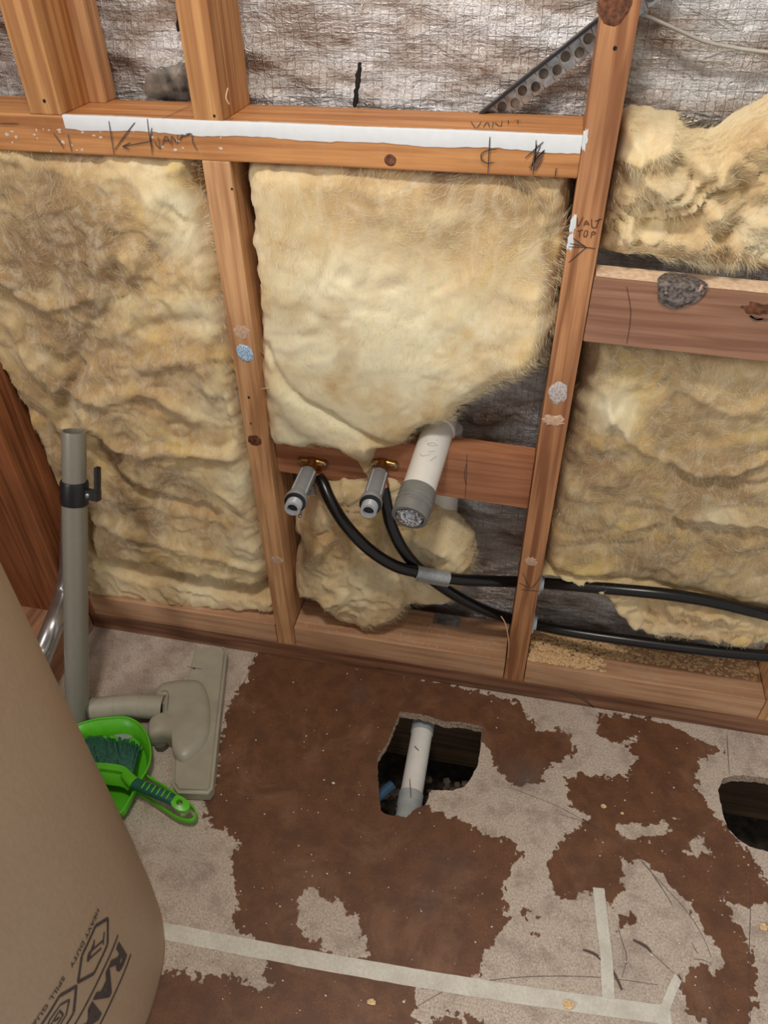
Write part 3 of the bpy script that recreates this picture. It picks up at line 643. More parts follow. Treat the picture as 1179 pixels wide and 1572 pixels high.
        s = obj('loose_fibres', (VV, FF_), M['fibre'], o); s['kind'] = 'stuff'
    return o
G_ = 'glass wool batts between the studs'
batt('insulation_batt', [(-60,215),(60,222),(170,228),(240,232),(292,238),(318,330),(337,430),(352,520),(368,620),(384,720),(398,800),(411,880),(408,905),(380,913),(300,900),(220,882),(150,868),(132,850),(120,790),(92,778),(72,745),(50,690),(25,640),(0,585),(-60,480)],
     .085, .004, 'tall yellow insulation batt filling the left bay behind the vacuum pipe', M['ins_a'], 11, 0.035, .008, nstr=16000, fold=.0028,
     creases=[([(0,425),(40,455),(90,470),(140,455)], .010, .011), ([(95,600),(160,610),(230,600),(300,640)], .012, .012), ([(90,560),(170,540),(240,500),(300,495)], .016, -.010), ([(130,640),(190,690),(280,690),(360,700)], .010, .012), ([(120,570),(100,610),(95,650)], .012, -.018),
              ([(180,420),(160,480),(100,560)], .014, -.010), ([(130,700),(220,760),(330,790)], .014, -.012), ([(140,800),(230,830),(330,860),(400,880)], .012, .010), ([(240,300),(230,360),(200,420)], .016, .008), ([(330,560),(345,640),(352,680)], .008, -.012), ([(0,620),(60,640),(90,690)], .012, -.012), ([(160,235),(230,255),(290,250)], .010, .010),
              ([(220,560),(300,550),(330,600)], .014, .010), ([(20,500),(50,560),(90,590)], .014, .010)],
     tones=[(60,330,.08,-.55),(150,350,.07,-.45),(100,720,.08,-.5),(170,820,.07,-.5),(230,800,.05,-.3),(130,400,.07,-.45),(30,420,.05,-.3),(100,480,.08,-.4),(180,560,.06,-.35),(70,600,.06,-.5),(240,720,.07,-.4),(300,760,.05,-.35),(250,820,.05,-.3),(290,360,.05,.55),(310,480,.04,.5),(320,620,.04,.45),(370,740,.05,.6),(380,850,.05,.5),(200,250,.04,.3),(280,310,.03,.45),(180,660,.05,-.4),(290,270,.018,-.7)])  # tan wool patches; the browns at lower left also paint in the corner's shade
batt('insulation_offcut', [(60,850),(85,852),(115,800),(135,838),(170,872),(240,892),(330,912),(415,925),(422,945),(400,948),(330,942),(270,938),(210,934),(150,928),(132,922),(60,930)],
     .075, .012, 'thin strip of cream insulation lying along the block under the tall left batt', M['ins_b'], 17, .018, .005, nstr=2000, fold=.004, creases=[([(190,880),(260,905),(330,925)], .006, -.006)], tones=[(300,915,.05,.3),(170,900,.04,.2)])
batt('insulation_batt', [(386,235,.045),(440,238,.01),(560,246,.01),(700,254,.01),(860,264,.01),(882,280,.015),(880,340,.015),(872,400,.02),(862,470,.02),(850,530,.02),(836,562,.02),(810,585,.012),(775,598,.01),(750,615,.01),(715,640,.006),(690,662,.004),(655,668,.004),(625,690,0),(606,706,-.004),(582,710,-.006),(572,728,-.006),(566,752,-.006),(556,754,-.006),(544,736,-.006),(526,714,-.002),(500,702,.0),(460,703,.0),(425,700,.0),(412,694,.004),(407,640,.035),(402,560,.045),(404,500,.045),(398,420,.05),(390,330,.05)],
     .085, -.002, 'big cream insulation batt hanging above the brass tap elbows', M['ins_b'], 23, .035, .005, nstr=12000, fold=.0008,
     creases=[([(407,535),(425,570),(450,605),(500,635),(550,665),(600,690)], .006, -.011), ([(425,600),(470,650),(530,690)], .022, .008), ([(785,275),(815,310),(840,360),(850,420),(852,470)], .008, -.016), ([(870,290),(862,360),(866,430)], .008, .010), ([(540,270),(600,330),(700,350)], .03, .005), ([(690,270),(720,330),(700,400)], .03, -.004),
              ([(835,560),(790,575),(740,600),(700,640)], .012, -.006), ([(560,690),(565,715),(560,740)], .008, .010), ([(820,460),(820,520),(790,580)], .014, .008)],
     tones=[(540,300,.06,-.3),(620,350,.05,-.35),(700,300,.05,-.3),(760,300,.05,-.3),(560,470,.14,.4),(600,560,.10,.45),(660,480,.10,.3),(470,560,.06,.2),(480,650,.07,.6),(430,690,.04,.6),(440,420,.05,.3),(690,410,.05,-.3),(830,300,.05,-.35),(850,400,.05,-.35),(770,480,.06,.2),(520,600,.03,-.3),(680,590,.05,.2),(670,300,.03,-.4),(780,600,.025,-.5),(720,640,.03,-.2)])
batt('insulation_lump', [(438,820),(455,795),(470,770),(490,745),(560,738),(610,742),(635,790),(655,814),(680,824),(698,838),(712,856),(724,875),(722,900),(700,930),(690,944),(655,948),(630,942),(622,950),(600,972),(560,979),(520,970),(490,950),(472,930),(455,936),(445,915),(442,880),(446,850)],
     .085, .002, 'loose lump of yellow insulation behind the black hoses, resting on the block', M['ins_b'], 29, .04, .012, nstr=6000, fold=.005,
     creases=[([(600,860),(612,900),(622,945)], .007, -.016), ([(500,780),(490,830),(470,870)], .014, .008), ([(560,760),(600,800),(640,830)], .012, -.008), ([(480,850),(520,820),(560,820)], .010, .010), ([(640,830),(680,850),(710,860)], .014, .012)],
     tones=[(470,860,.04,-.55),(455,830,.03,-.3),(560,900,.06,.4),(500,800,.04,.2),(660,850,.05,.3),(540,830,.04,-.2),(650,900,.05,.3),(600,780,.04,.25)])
batt('insulation_batt', [(948,215),(962,190),(985,186),(1015,192),(1040,190),(1052,198),(1062,218),(1090,222),(1120,212),(1150,192),(1180,178),(1260,170),(1260,440),(1180,432),(1080,420),(1000,412),(916,404),(922,360),(930,300)],
     .095, .018, 'fluffy torn insulation tufts above the cross board with the grey knot', M['ins_b'], 37, .035, .016, nstr=8000, fold=.011,
     creases=[([(950,250),(1000,240),(1040,205)], .012, .016), ([(1060,215),(1085,255),(1115,290)], .012, .018), ([(1040,260),(1080,290),(1110,300)], .010, -.018), ([(1000,290),(1060,300),(1110,330)], .016, .016), ([(960,330),(1020,350),(1090,350)], .012, -.012), ([(1110,400),(1130,350),(1179,320)], .012, -.014), ([(930,310),(960,330),(960,390)], .012, .012), ([(1110,220),(1150,220),(1200,200)], .014, .012), ([(1130,270),(1150,310),(1120,340)], .012, -.014)],
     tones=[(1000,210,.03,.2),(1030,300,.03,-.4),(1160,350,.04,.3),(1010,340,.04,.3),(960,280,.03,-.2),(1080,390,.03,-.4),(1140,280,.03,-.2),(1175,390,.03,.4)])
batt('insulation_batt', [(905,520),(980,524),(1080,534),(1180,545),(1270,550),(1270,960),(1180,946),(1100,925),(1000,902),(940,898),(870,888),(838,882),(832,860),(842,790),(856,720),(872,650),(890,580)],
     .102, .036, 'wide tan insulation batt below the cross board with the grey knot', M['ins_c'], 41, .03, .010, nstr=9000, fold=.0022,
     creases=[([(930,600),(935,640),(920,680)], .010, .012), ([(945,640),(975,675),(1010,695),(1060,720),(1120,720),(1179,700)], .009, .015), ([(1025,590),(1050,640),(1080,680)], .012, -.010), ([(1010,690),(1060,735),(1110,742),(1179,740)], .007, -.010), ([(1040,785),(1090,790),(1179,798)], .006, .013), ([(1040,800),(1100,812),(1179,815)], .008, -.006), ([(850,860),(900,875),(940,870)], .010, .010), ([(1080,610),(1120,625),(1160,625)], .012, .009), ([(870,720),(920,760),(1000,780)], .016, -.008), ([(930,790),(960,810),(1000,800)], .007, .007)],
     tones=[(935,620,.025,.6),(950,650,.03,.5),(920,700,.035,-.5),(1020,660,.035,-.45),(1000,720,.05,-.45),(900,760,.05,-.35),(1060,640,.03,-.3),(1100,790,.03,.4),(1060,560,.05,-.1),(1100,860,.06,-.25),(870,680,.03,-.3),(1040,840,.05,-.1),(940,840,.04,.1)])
batt('insulation_offcut', [(828,880),(900,888),(985,898),(1080,920),(1180,950),(1260,965),(1260,1010),(1180,1003),(1100,992),(1030,983),(980,975),(958,962),(940,940),(915,918),(880,905),(845,897),(828,898)],
     .085, .022, 'ragged strip of insulation between the two black hoses on the right', M['ins_b'], 47, .022, .008, nstr=3000, fold=.007,
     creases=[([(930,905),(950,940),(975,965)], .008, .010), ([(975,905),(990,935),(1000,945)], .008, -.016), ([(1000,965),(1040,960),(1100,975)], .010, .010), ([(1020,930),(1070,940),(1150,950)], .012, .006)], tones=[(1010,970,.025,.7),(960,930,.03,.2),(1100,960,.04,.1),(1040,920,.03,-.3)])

# ------------------------------------------------------------------ bracing strap and cable behind the studs
def brace():
    A = at(742, 172, 1, .104); B = at(925, 26, 1, .104); d = B-A; L = np.linalg.norm(d); d /= L; s = np.cross([0, 1., 0], d); s = -s if s[2] > 0 else s
    Wd = .024; t = thing('bracing_strap', A, 'perforated grey steel brace running diagonally behind the reddish stud', 'brace')
    cell = .0150; n = int(L*1.5/cell); V = []; F = []; q = 16
    for i in range(-2, n):
        cx = (i+.5)*cell; off = Wd*(.37 if i % 2 else .63); r = .0058
        ring = []; outer = []
        for k in range(q):
            a = 2*math.pi*k/q; ring.append((cx+r*math.cos(a), off+r*math.sin(a)))
            ux, uy = math.cos(a), math.sin(a); tx = (cell/2)/abs(ux) if abs(ux) > 1e-6 else 1e9
            ty = ((Wd-off) if uy > 0 else off)/abs(uy) if abs(uy) > 1e-6 else 1e9; tt = min(tx, ty); outer.append((cx+ux*tt, off+uy*tt))
        b = len(V)
        for lst, dy in ((outer, 0), (ring, -.0004), (ring, .0018)):
            for x, y in lst: p = A+d*x+s*y; V.append((p[0], p[1]+dy, p[2]))
        for k in range(q):
            k2 = (k+1)%q; F.append((b+k, b+k2, b+q+k2, b+q+k)); F.append((b+q+k, b+q+k2, b+2*q+k2, b+2*q+k))
        for sx in (-1, 1):
            for hy in (0, Wd):
                pass
    o = obj('perforated_face', (V, F), M['steel'], t)
    e0 = A-d*.03; e1 = A+d*(L*1.5); up = -s*.0035
    fl = hexa([e0+up+[0, -.016, 0], e1+up+[0, -.016, 0], e1+[0, -.016, 0], e0+[0, -.016, 0], e0+up+[0, .001, 0], e1+up+[0, .001, 0], e1+[0, .001, 0], e0+[0, .001, 0]], 0)
    obj('folded_edge', fl, M['black'], t)['label'] = 'dark folded flange'  # flange coloured black for the shadow along the strap's upper edge
    # dark backing seen in the holes
    bk = hexa([A-d*.03+s*.001+[0, .0025, 0], e1+s*.001+[0, .0025, 0], e1+s*(Wd-.001)+[0, .0025, 0], A-d*.03+s*(Wd-.001)+[0, .0025, 0]]+[A-d*.03+s*.001+[0, .004, 0], e1+s*.001+[0, .004, 0], e1+s*(Wd-.001)+[0, .004, 0], A-d*.03+s*(Wd-.001)+[0, .004, 0]], 0)
    obj('backing', bk, M['foil_back'], t)
brace()
tagit(obj('electrical_cable', tube(catmull([at(x, y, 1, .112) for x, y in [(960,12),(1000,28),(1040,46),(1080,63),(1120,72),(1179,80),(1260,84)]], 8), .0035, 10, sq=.6), M['cable'], smooth=60), 'thin pale electrical cable across the foil at the upper right', 'cable')

# ------------------------------------------------------------------ tap elbows, plugs and hoses
def elbow(px, py, label, label2, ey, zoff):
    yfz = yn; c = at(px, py, 1, yfz-.012); c = np.array([c[0], yfz-.012, c[2]])
    t = thing('brass_elbow', (c[0], yfz, c[2]), label, 'fitting')
    obj('body', join(tube([(c[0], yfz, c[2]), (c[0], yfz-.004, c[2]), (c[0], yfz-.014, c[2]), (c[0], yfz-.034, c[2])], [.012, .011, .0095, .0095]), tube([(c[0], yfz-.014, c[2]+.004), (c[0], yfz-.014, c[2]-.012), (c[0]+.001, yfz-.014, c[2]-.030)], [.009, .009, .0075])), M['brass'], t, smooth=40)
    for sx in (-1, 1):
        ear = obj('mounting_ear', join(tube([(c[0]+sx*.006, yfz-.002, c[2]+.004), (c[0]+sx*.020, yfz-.002, c[2]+.002)], [.006, .0055], 12), lathe((c[0]+sx*.020, yfz, c[2]+.002), (c[0]+sx*.020, yfz-.01, c[2]+.002), [(0, .007), (.0045, .007), (.0045, .001)])), M['brass'], t, smooth=40)
        obj('screw', lathe((c[0]+sx*.020, yfz-.004, c[2]+.002), (c[0]+sx*.020, yfz-.014, c[2]+.002), [(0, .0038), (.0018, .0036), (.0024, .002), (.0024, 0)], 12), M['steel'], ear)
    # nut
    obj('nut', tube([(c[0], yfz-.024, c[2]), (c[0], yfz-.033, c[2])], .0115, 6), M['brass'], t)
    p0 = np.array([c[0], yfz-.031, c[2]]); p1 = np.array([c[0]+zoff[0], ey, c[2]+zoff[1]]); d = (p1-p0)/np.linalg.norm(p1-p0); L = np.linalg.norm(p1-p0)
    g = thing('test_plug', p0, label2, 'plug')
    obj('body', lathe(p0, p1, [(0, .0), (0, .0135), (.002, .0148), (L*.62, .0148), (L*.66, .0160), (L*.72, .0178), (L*.78, .0182), (L*.80, .0178), (L*.80, .0)]), M['grey_pl'], g, smooth=35)
    u = np.cross(d, [0, 0, 1.]); u /= np.linalg.norm(u); w = np.cross(u, d)
    obj('rib', join(*[tube([p0+d*.006+(u*math.cos(a)+w*math.sin(a))*.0150, p0+d*L*.66+(u*math.cos(a)+w*math.sin(a))*.0155], .0016, 8) for a in (1.0, 2.6, 4.2)]), M['grey_pl2'], g)
    obj('seal_ring', lathe(p0, p1, [(L*.79, .0165), (L*.80, .0172), (L*.83, .0172), (L*.84, .0130)]), M['black'], g, smooth=40)
    th = [(L*.82, .0120)]
    for k in range(5): q = L*.85+k*.0026; th += [(q, .0130), (q+.0012, .0120)]
    e = L*.85+5*.0026; th += [(e, .0128), (e+.002, .0122), (e+.002, .0085), (L*.80, .0078), (L*.80, 0)]
    tn = obj('threaded_nipple', lathe(p0, p1, th), M['grey_pl2'], g, smooth=30)
    obj('bore', lathe(p0, p1, [(e-.006, 0.), (e-.006, .0083), (e-.0055, .0083), (e-.0055, 0)], 18), M['black'], tn)
    return c
c1 = elbow(478, 716, 'brass tap elbow on the cross board at left, under the insulation edge', 'left grey plastic screw plug with a stained body, pointing out of the wall', -.112, (.006, .010))
c2 = elbow(586, 718, 'brass tap elbow on the cross board at right, with both mounting ears showing', 'right grey plastic screw plug, beside the white waste pipe', -.112, (.006, .010))
def hose(name, pts, r, label):
    path = catmull(pts, 14); t = tagit(obj(name, tube(path, r, 20), M['hose'], smooth=60), label, 'hose'); return t, path
HR = .0105
a0 = np.array([c1[0]+.010, yn-.014, c1[2]-.020])
hA, pA = hose('rubber_hose', [a0, at(495,741,1,.0), at(507,768,1,-.020), at(530,805,1,-.038), at(565,842,1,-.045), at(605,868,1,-.040), at(645,879,1,-.028), at(700,889,1,-.008), at(750,892,1,.018), at(795,893,1,.045), at(832,895,1,.046), at(880,899,1,.030), at(950,905,1,.018), at(1020,912,1,.012), at(1090,923,1,.012), at(1150,937,1,.018), at(1179,944,1,.024), at(1240,962,1,.034)], HR, 'upper black hose curving from the left brass elbow through the reddish stud')
b0 = np.array([c2[0]+.001, yn-.014, c2[2]-.028])
hB, pB = hose('rubber_hose', [b0, at(594,778,1,.004), at(600,805,1,-.010), at(615,838,1,-.018), at(638,868,1,-.012), at(672,896,1,-.006), at(715,923,1,.010), at(760,943,1,.030), at(795,953,1,.045), at(820,959,1,.046), at(870,969,1,.030), at(950,981,1,.020), at(1040,993,1,.015), at(1120,1002,1,.012), at(1240,1012,1,.012)], HR, 'lower black hose dropping from the right brass elbow through the reddish stud')
obj('crimp_ring', tube([pA[0]+(pA[2]-pA[0])*.0+(0, 0, .012), pA[0]+(0, 0, .001), pA[2]], [.0085, .0112, .0118], 20), M['copper'], hA, smooth=40)['label'] = 'copper crimp ring'
obj('crimp_ring', tube([pB[0]+(0, 0, .010), pB[0], pB[3]], [.0085, .0108, .0114], 20), M['copper'], hB, smooth=40)['label'] = 'copper crimp ring'
def dtape():
    i0 = int(np.argmin([abs((RR@(p-CP))/(FF@(p-CP))*FPX+589.5-640) for p in pA])); i1 = int(np.argmin([abs((RR@(p-CP))/(FF@(p-CP))*FPX+589.5-690) for p in pA]))
    seg = pA[i0:i1+1]; V, F = tube(seg, HR+.0012, 24, False)
    m = seg[len(seg)//2]; q = seg+np.array([0, .008, -.013])
    V2, F2 = tube(q[1:], HR+.001, 24, True, 1.25)
    return join((V, F), (V2, F2))
tagit(obj('duct_tape', dtape(), M['duct'], smooth=40), 'silver tape wrapped round the two black hoses where they cross', 'tape')
for px, py, lb in [(828, 895, 'upper pale plastic grommet where the top hose leaves the reddish stud'), (818, 956, 'lower pale plastic grommet where the bottom hose leaves the reddish stud')]:
    yy = .046; zc = at(px, py, 1, yy)[2]; a = np.array([SP+SW, yy, zc]); b = a+[.02, 0, 0]
    tagit(obj('pipe_grommet', lathe(a, b, [(-.004, HR+.001), (-.004, .014), (0, .014), (0, .0215), (.0025, .0225), (.005, .020), (.0055, .0135), (.010, .0130), (.010, HR+.0005), (-.004, HR+.0005)]), M['grom'], smooth=35), lb, 'grommet')
# small metal nail plate and twisted wire
npl = at(690, 955, 2, ZB); tagit(obj('nail_plate', box(npl[0]-.032, npl[0]+.022, .066, D-.002, ZB+.0002, ZB+.0022, .0004), M['steel']), 'small steel plate lying on the block behind the insulation lump', 'plate')
wc = at(478, 752, 1, .01)
def coil(c, r, n, h):
    t = np.linspace(0, 2*math.pi*n, n*14); return tube(np.c_[c[0]+r*np.cos(t), c[1]+r*.7*np.sin(t), c[2]+h*(t/t[-1]-.5)], .0009, 6)
tagit(obj('wire_coil', coil(wc, .008, 6, .02), M['steel']), 'little twisted wire coil behind the left grey plug', 'wire')
tagit(obj('screw', join(tube([at(462,790,1,-.01), at(464,776,1,.004)], .0022, 8), ball(at(461,792,1,-.011), .004)), M['steel'], smooth=40), 'shiny screw end under the left grey plug', 'screw')
tagit(obj('splinter', tube(catmull([at(769,946,1,-.001), at(776,958,1,-.006), at(781,985,1,-.004), at(780,1010,1,-.002)], 5), [.001]*6+[.0012]*5+[.0008]*5, 6), M['splinter']), 'thin curled wood splinter standing at the left edge of the reddish stud', 'splinter')

# ------------------------------------------------------------------ white waste pipe
def waste():
    s = at(670, 668, 1, .050); e = at(641, 757, 1, -.066); vx, vy = .323, .101
    R_ = .0262
    t = thing('waste_pipe', (vx, vy, ZB), 'white plastic waste pipe coming out over the cross board', 'pipe')
    d = (e-s)/np.linalg.norm(e-s)
    obj('outlet_arm', tube([s+np.array([0, .03, 0]), s, e, e+d*.004], R_, 36), M['pvc'], t, smooth=40)['label'] = 'white sloping arm'
    obj('elbow', join(tube(catmull([s+np.array([0, .050, -.05]), s+np.array([0, .048, -.02]), s+np.array([0, .036, .0]), s+np.array([0, .010, .0])], 6), R_+.003, 32)), M['pvc'], t, smooth=40)
    obj('riser', tube([(vx, vy, ZB+.05), (vx, vy, .56)], R_*.98, 32), M['pvc'], t, smooth=40)['label'] = 'white upright pipe behind the cross board'
    obj('socket', tube(catmull([(vx, vy, .335), (vx, vy-.01, .315), (vx+.003, vy-.03, .295), (vx+.01, vy-.04, .270)], 5), R_+.0035, 32), M['pvc'], t, smooth=40)
    a = e; f = e+d*.060
    obj('rubber_coupling', lathe(a-d*.004, f, [(0, R_), (0, R_+.0022), (.018, R_+.0022), (.020, R_+.0010), (.022, R_+.0010), (.024, R_+.0026), (.027, R_+.0026), (.029, R_+.0010), (.032, R_+.0010), (.034, R_+.0024), (.050, R_+.0022), (.052, R_+.001), (.052, R_-.004), (.03, R_-.004)], 40), M['rubber'], t, smooth=25)['label'] = 'grey rubber coupling on the open end'
    # crinkled stuffing
    bm = bmesh.new(); bmesh.ops.create_icosphere(bm, subdivisions=5, radius=1); c = e+d*.040
    for v in bm.verts:
        p = np.array(v.co); th = math.atan2(p[1], p[0]); n = abs(fbm(np.array([p[0]*3.0+p[2]]), np.array([p[1]*3.0-p[2]]), 3, 4)[0])
        v.co = Vector(c+np.array(p)*(R_-.002)*(1-.30*n)*np.array([.96, .62, .96]))
    tagit(obj('crumpled_wrap', from_bm(bm), M['wrap']), 'crumpled silver wrap stuffed in the end of the white waste pipe', 'wrap')
    strokes_ = []
    for k, (u0, u1) in enumerate([(.35, .42), (.46, .60), (.62, .70)]):
        pass
    cc = np.cross(d, [1, 0, 0]); cc = -cc if cc[1] > 0 else cc; cc /= np.linalg.norm(cc); side = np.cross(d, cc); q = s+d*.055
    L = np.linalg.norm(e-s)
    ls = []
    for l in [[(.030, -.010), (.036, .008)], [(.040, -.012), (.045, -.004), (.043, .004), (.039, -.004), (.040, -.012)], [(.052, -.012), (.058, -.002)], [(.062, -.006), (.068, .004), (.064, .010)], [(.06, -.016), (.075, -.008)]]:
        pp = []
        for a_, b_ in l:
            th = b_/R_; pp.append(s+d*a_+ (cc*math.cos(th)+side*math.sin(th))*(R_+.0006))
        ls.append(ribbon(catmull(pp, 4) if len(pp) > 2 else np.linspace(pp[0], pp[1], 4), .0009, cc))
    obj('pencil_writing', join(*ls), M['grey_pl2'], t)['label'] = 'faint grey scrawl'
waste()

# ------------------------------------------------------------------ under the floor
def under():
    A = at(652, 1100, 2, -.060); B = at(624, 1262, 2, -.062); d = (B-A)/np.linalg.norm(B-A); r = rad(at(640,1160,2,-.06), 33)
    t = thing('drain_pipe', A, 'white drain pipe seen through the cut hole in the floor', 'pipe')
    obj('pipe', tube([A-d*.12, B+d*.08], r, 32), M['pvc'], t, smooth=40)
    m1 = at(630, 1214, 2, -.05); s = float((m1-A)@d)
    obj('coupling', lathe(A, B, [(s, r), (s, r+.0022), (s+.026, r+.0022), (s+.027, r+.0008), (s+.12, r+.0008)]), M['pvcg'], t, smooth=30)['label'] = 'pale grey coupling'
    m0 = at(650, 1122, 2, -.05); s0 = float((m0-A)@d)
    obj('coupling', lathe(A, B, [(s0, r), (s0, r+.0015), (s0-.10, r+.0015)]), M['pvcg'], t, smooth=30)['label'] = 'shaded grey coupling'
    ls = []
    for a_, b_, c_, d_ in [(636,1145,643,1152), (629,1195,631,1225)]:
        p = at(a_, b_, 2, -.060+r+.0025); q = at(c_, d_, 2, -.060+r+.0025); obj('scratch', ribbon(np.linspace(p, q, 4), .0016, UP), M['seam'], t)
    for y0, lb in ((-.085, 'dark floor joist just under the back edge of the cut hole'), (-.36, 'dark floor joist under the front edge of the cut hole')):
        pass
    tagit(obj('floor_joist', box(-.7, 1.3, -.045, .0, -.22, -.021), M['joist']), 'dark floor joist under the wall, behind the cut holes', 'joist')
    tagit(obj('nogging_board', box(.2, .62, -.30, -.285, -.27, -.17), M['joist']), 'dark board deep inside the cut hole below the white pipe', 'board')
    tagit(obj('water_pipe', tube([at(560,1240,2,-.10), at(602,1205,2,-.10)], .010, 16), M['bluepipe'], smooth=40), 'blue water pipe in the lower left of the cut floor hole', 'pipe')
    rs = random.Random(12); parts = []
    for i in range(70):
        c = at(rs.uniform(585, 730), rs.uniform(1195, 1245), 2, -.20); parts.append(ball(c+np.array([0, 0, rs.uniform(-.01, .012)]), rs.uniform(.004, .011), 1, 1, .6, 1))
    tagit(obj('rubble', join(*parts), plain('rubble_stone', (.16, .12, .09), .95, noise=.35, nscale=60, bump=.4)), 'small stones and rubble below the cut floor hole', 'rubble', kind='stuff')
    tagit(obj('rubble_ledge', box(.22, .52, -.42, -.20, -.30, -.205), M['soil']), 'earth ledge below the cut floor hole', 'earth')
under()

# ------------------------------------------------------------------ masking tape
def tape_strip(name, a, b, wpx, label, seed, z=.0006, curl=0):
    rs = random.Random(seed); N = 60; pa = [at(*q, 2, z) for q in a]; path = catmull(pa, N//(len(pa)-1)); w = b; V = []; F = []; T = np.gradient(path, axis=0)
    for i, p in enumerate(path):
        n = np.array([-T[i][1], T[i][0], 0]); n /= np.linalg.norm(n)+1e-12; k = w/2
        j0, j1 = rs.uniform(-.0004, .0004), rs.uniform(-.0004, .0004); e = rs.uniform(-.0015, .0015) if i in (0, len(path)-1) else 0
        for s_, jj in ((-1, j0), (-.33, 0), (.33, 0), (1, j1)):
            V.append(p+n*(s_*k+jj)+np.array([0, 0, .00008*(1+math.sin(i*.9+s_*2))+(curl*(i/len(path))**6)*(.5+.5*s_)]))
    for i in range(len(path)-1):
        for k in range(3): F.append((4*i+k, 4*i+k+1, 4*i+5+k, 4*i+4+k))
    o = tagit(obj(name, (V, F), M['tape']), label, 'tape')
    md = o.modifiers.new('thick', 'SOLIDIFY'); md.thickness = .0002; md.offset = 1
    return o
wt = np.linalg.norm(at(600,1484,2,0)-at(606,1511,2,0))
tape_strip('masking_tape', [(235,1426),(420,1462),(620,1498),(820,1530),(1030,1559)], .0245, 0, 'long masking tape line on the floor starting at the cardboard roll', 3)
tape_strip('masking_tape', [(919,1363),(925,1420),(931,1470),(934,1532)], .0185, 0, 'short masking tape strip standing off the long tape line', 4, .0012)
tape_strip('masking_tape', [(1012,1572),(1022,1545),(1032,1520),(1040,1502)], .013, 0, 'small curled piece of masking tape at the right end of the long line', 5, .0012, .012)

# ------------------------------------------------------------------ vacuum wand, bent tube and floor head
def wand():
    b = at(119, 1112, 2, .018); tp = at(113, 662, 1, -.038); r0, r1 = rad(b, 34.5), rad(tp, 38)
    t = thing('vacuum_wand', b, 'grey upright vacuum wand with a black clamp, leaning on the left batt', 'tube')
    ax = tp-b; L = np.linalg.norm(ax); d = ax/L
    def fr(py): # fraction by image row along wand
        lo, hi = 0., 1.
        for _ in range(40):
            m = (lo+hi)/2; p = b+ax*m; y = 786-FPX*((p-CP)@UU)/((p-CP)@FF)
            if y > py: lo = m
            else: hi = m
        return lo
    s1 = fr(768)*L; s2 = fr(738)*L; rt = r1*.95
    obj('tube', lathe(b, tp, [(0, r0*.9), (0, r0), (.3*L, (r0*.72+r1*.28)), (s1, r1*1.02)], 40), M['wand'], t, smooth=30)
    obj('upper_tube', lathe(b, tp, [(s2, r1*.96), (L-.004, r1*.96), (L, r1*.92), (L, r1*.80), (L-.06, r1*.80)], 40), M['wand'], t, smooth=30)['label'] = 'open upper tube end'
    obj('tube_bore', lathe(b, tp, [(L-.012, r1*.8), (L-.012, 0)], 24), M['black'], t)
    cl = obj('clamp', lathe(b, tp, [(s1-.006, r1), (s1-.006, r1*1.10), (s1, r1*1.14), (s2-.004, r1*1.14), (s2, r1*1.08), (s2, r1)], 40), M['black'], t, smooth=30); cl['label'] = 'black plastic clamp'
    sd = np.cross(d, [0, 1., 0]); sd = sd if sd[0] > 0 else -sd; sd /= np.linalg.norm(sd); fw = np.cross(sd, d); fw = fw if fw[1] < 0 else -fw
    m = b+d*(s1*.55+s2*.45)
    def bx(c, hx, hy, hz): return hexa([c+sd*sx*hx+fw*sy*hy+d*sz*hz for sz in (-1, 1) for sx, sy in ((-1, -1), (1, -1), (1, 1), (-1, 1))], .001)
    hk = obj('hook', join(bx(m+sd*(r1+.012), .014, .007, .009), bx(m+sd*(r1+.022)+d*.022, .0038, .006, .030)), M['black'], t)['label'] = 'black plastic hook'
    obj('screw', lathe(m+sd*(r1+.008)+fw*.007, m+sd*(r1+.008)+fw*.02, [(0, .0042), (.0014, .004), (.002, 0)], 12), M['steel'], cl)
    pts = [at(106,770,1,-.020), at(105,820,1,-.022), at(104,870,1,-.026), at(98,910,1,-.05), at(84,955,2,.16), at(65,1003,2,.125), at(45,1052,2,.108), at(22,1110,2,.104)]
    p = catmull(pts, 10); r = np.linspace(.0135, rad(pts[5], 38), len(p)); t2 = thing('bent_tube', p[-1], 'shiny bent metal vacuum tube behind the upright grey wand', 'tube')
    obj('tube', tube(p, r, 32), M['alu'], t2, smooth=50)
wand()
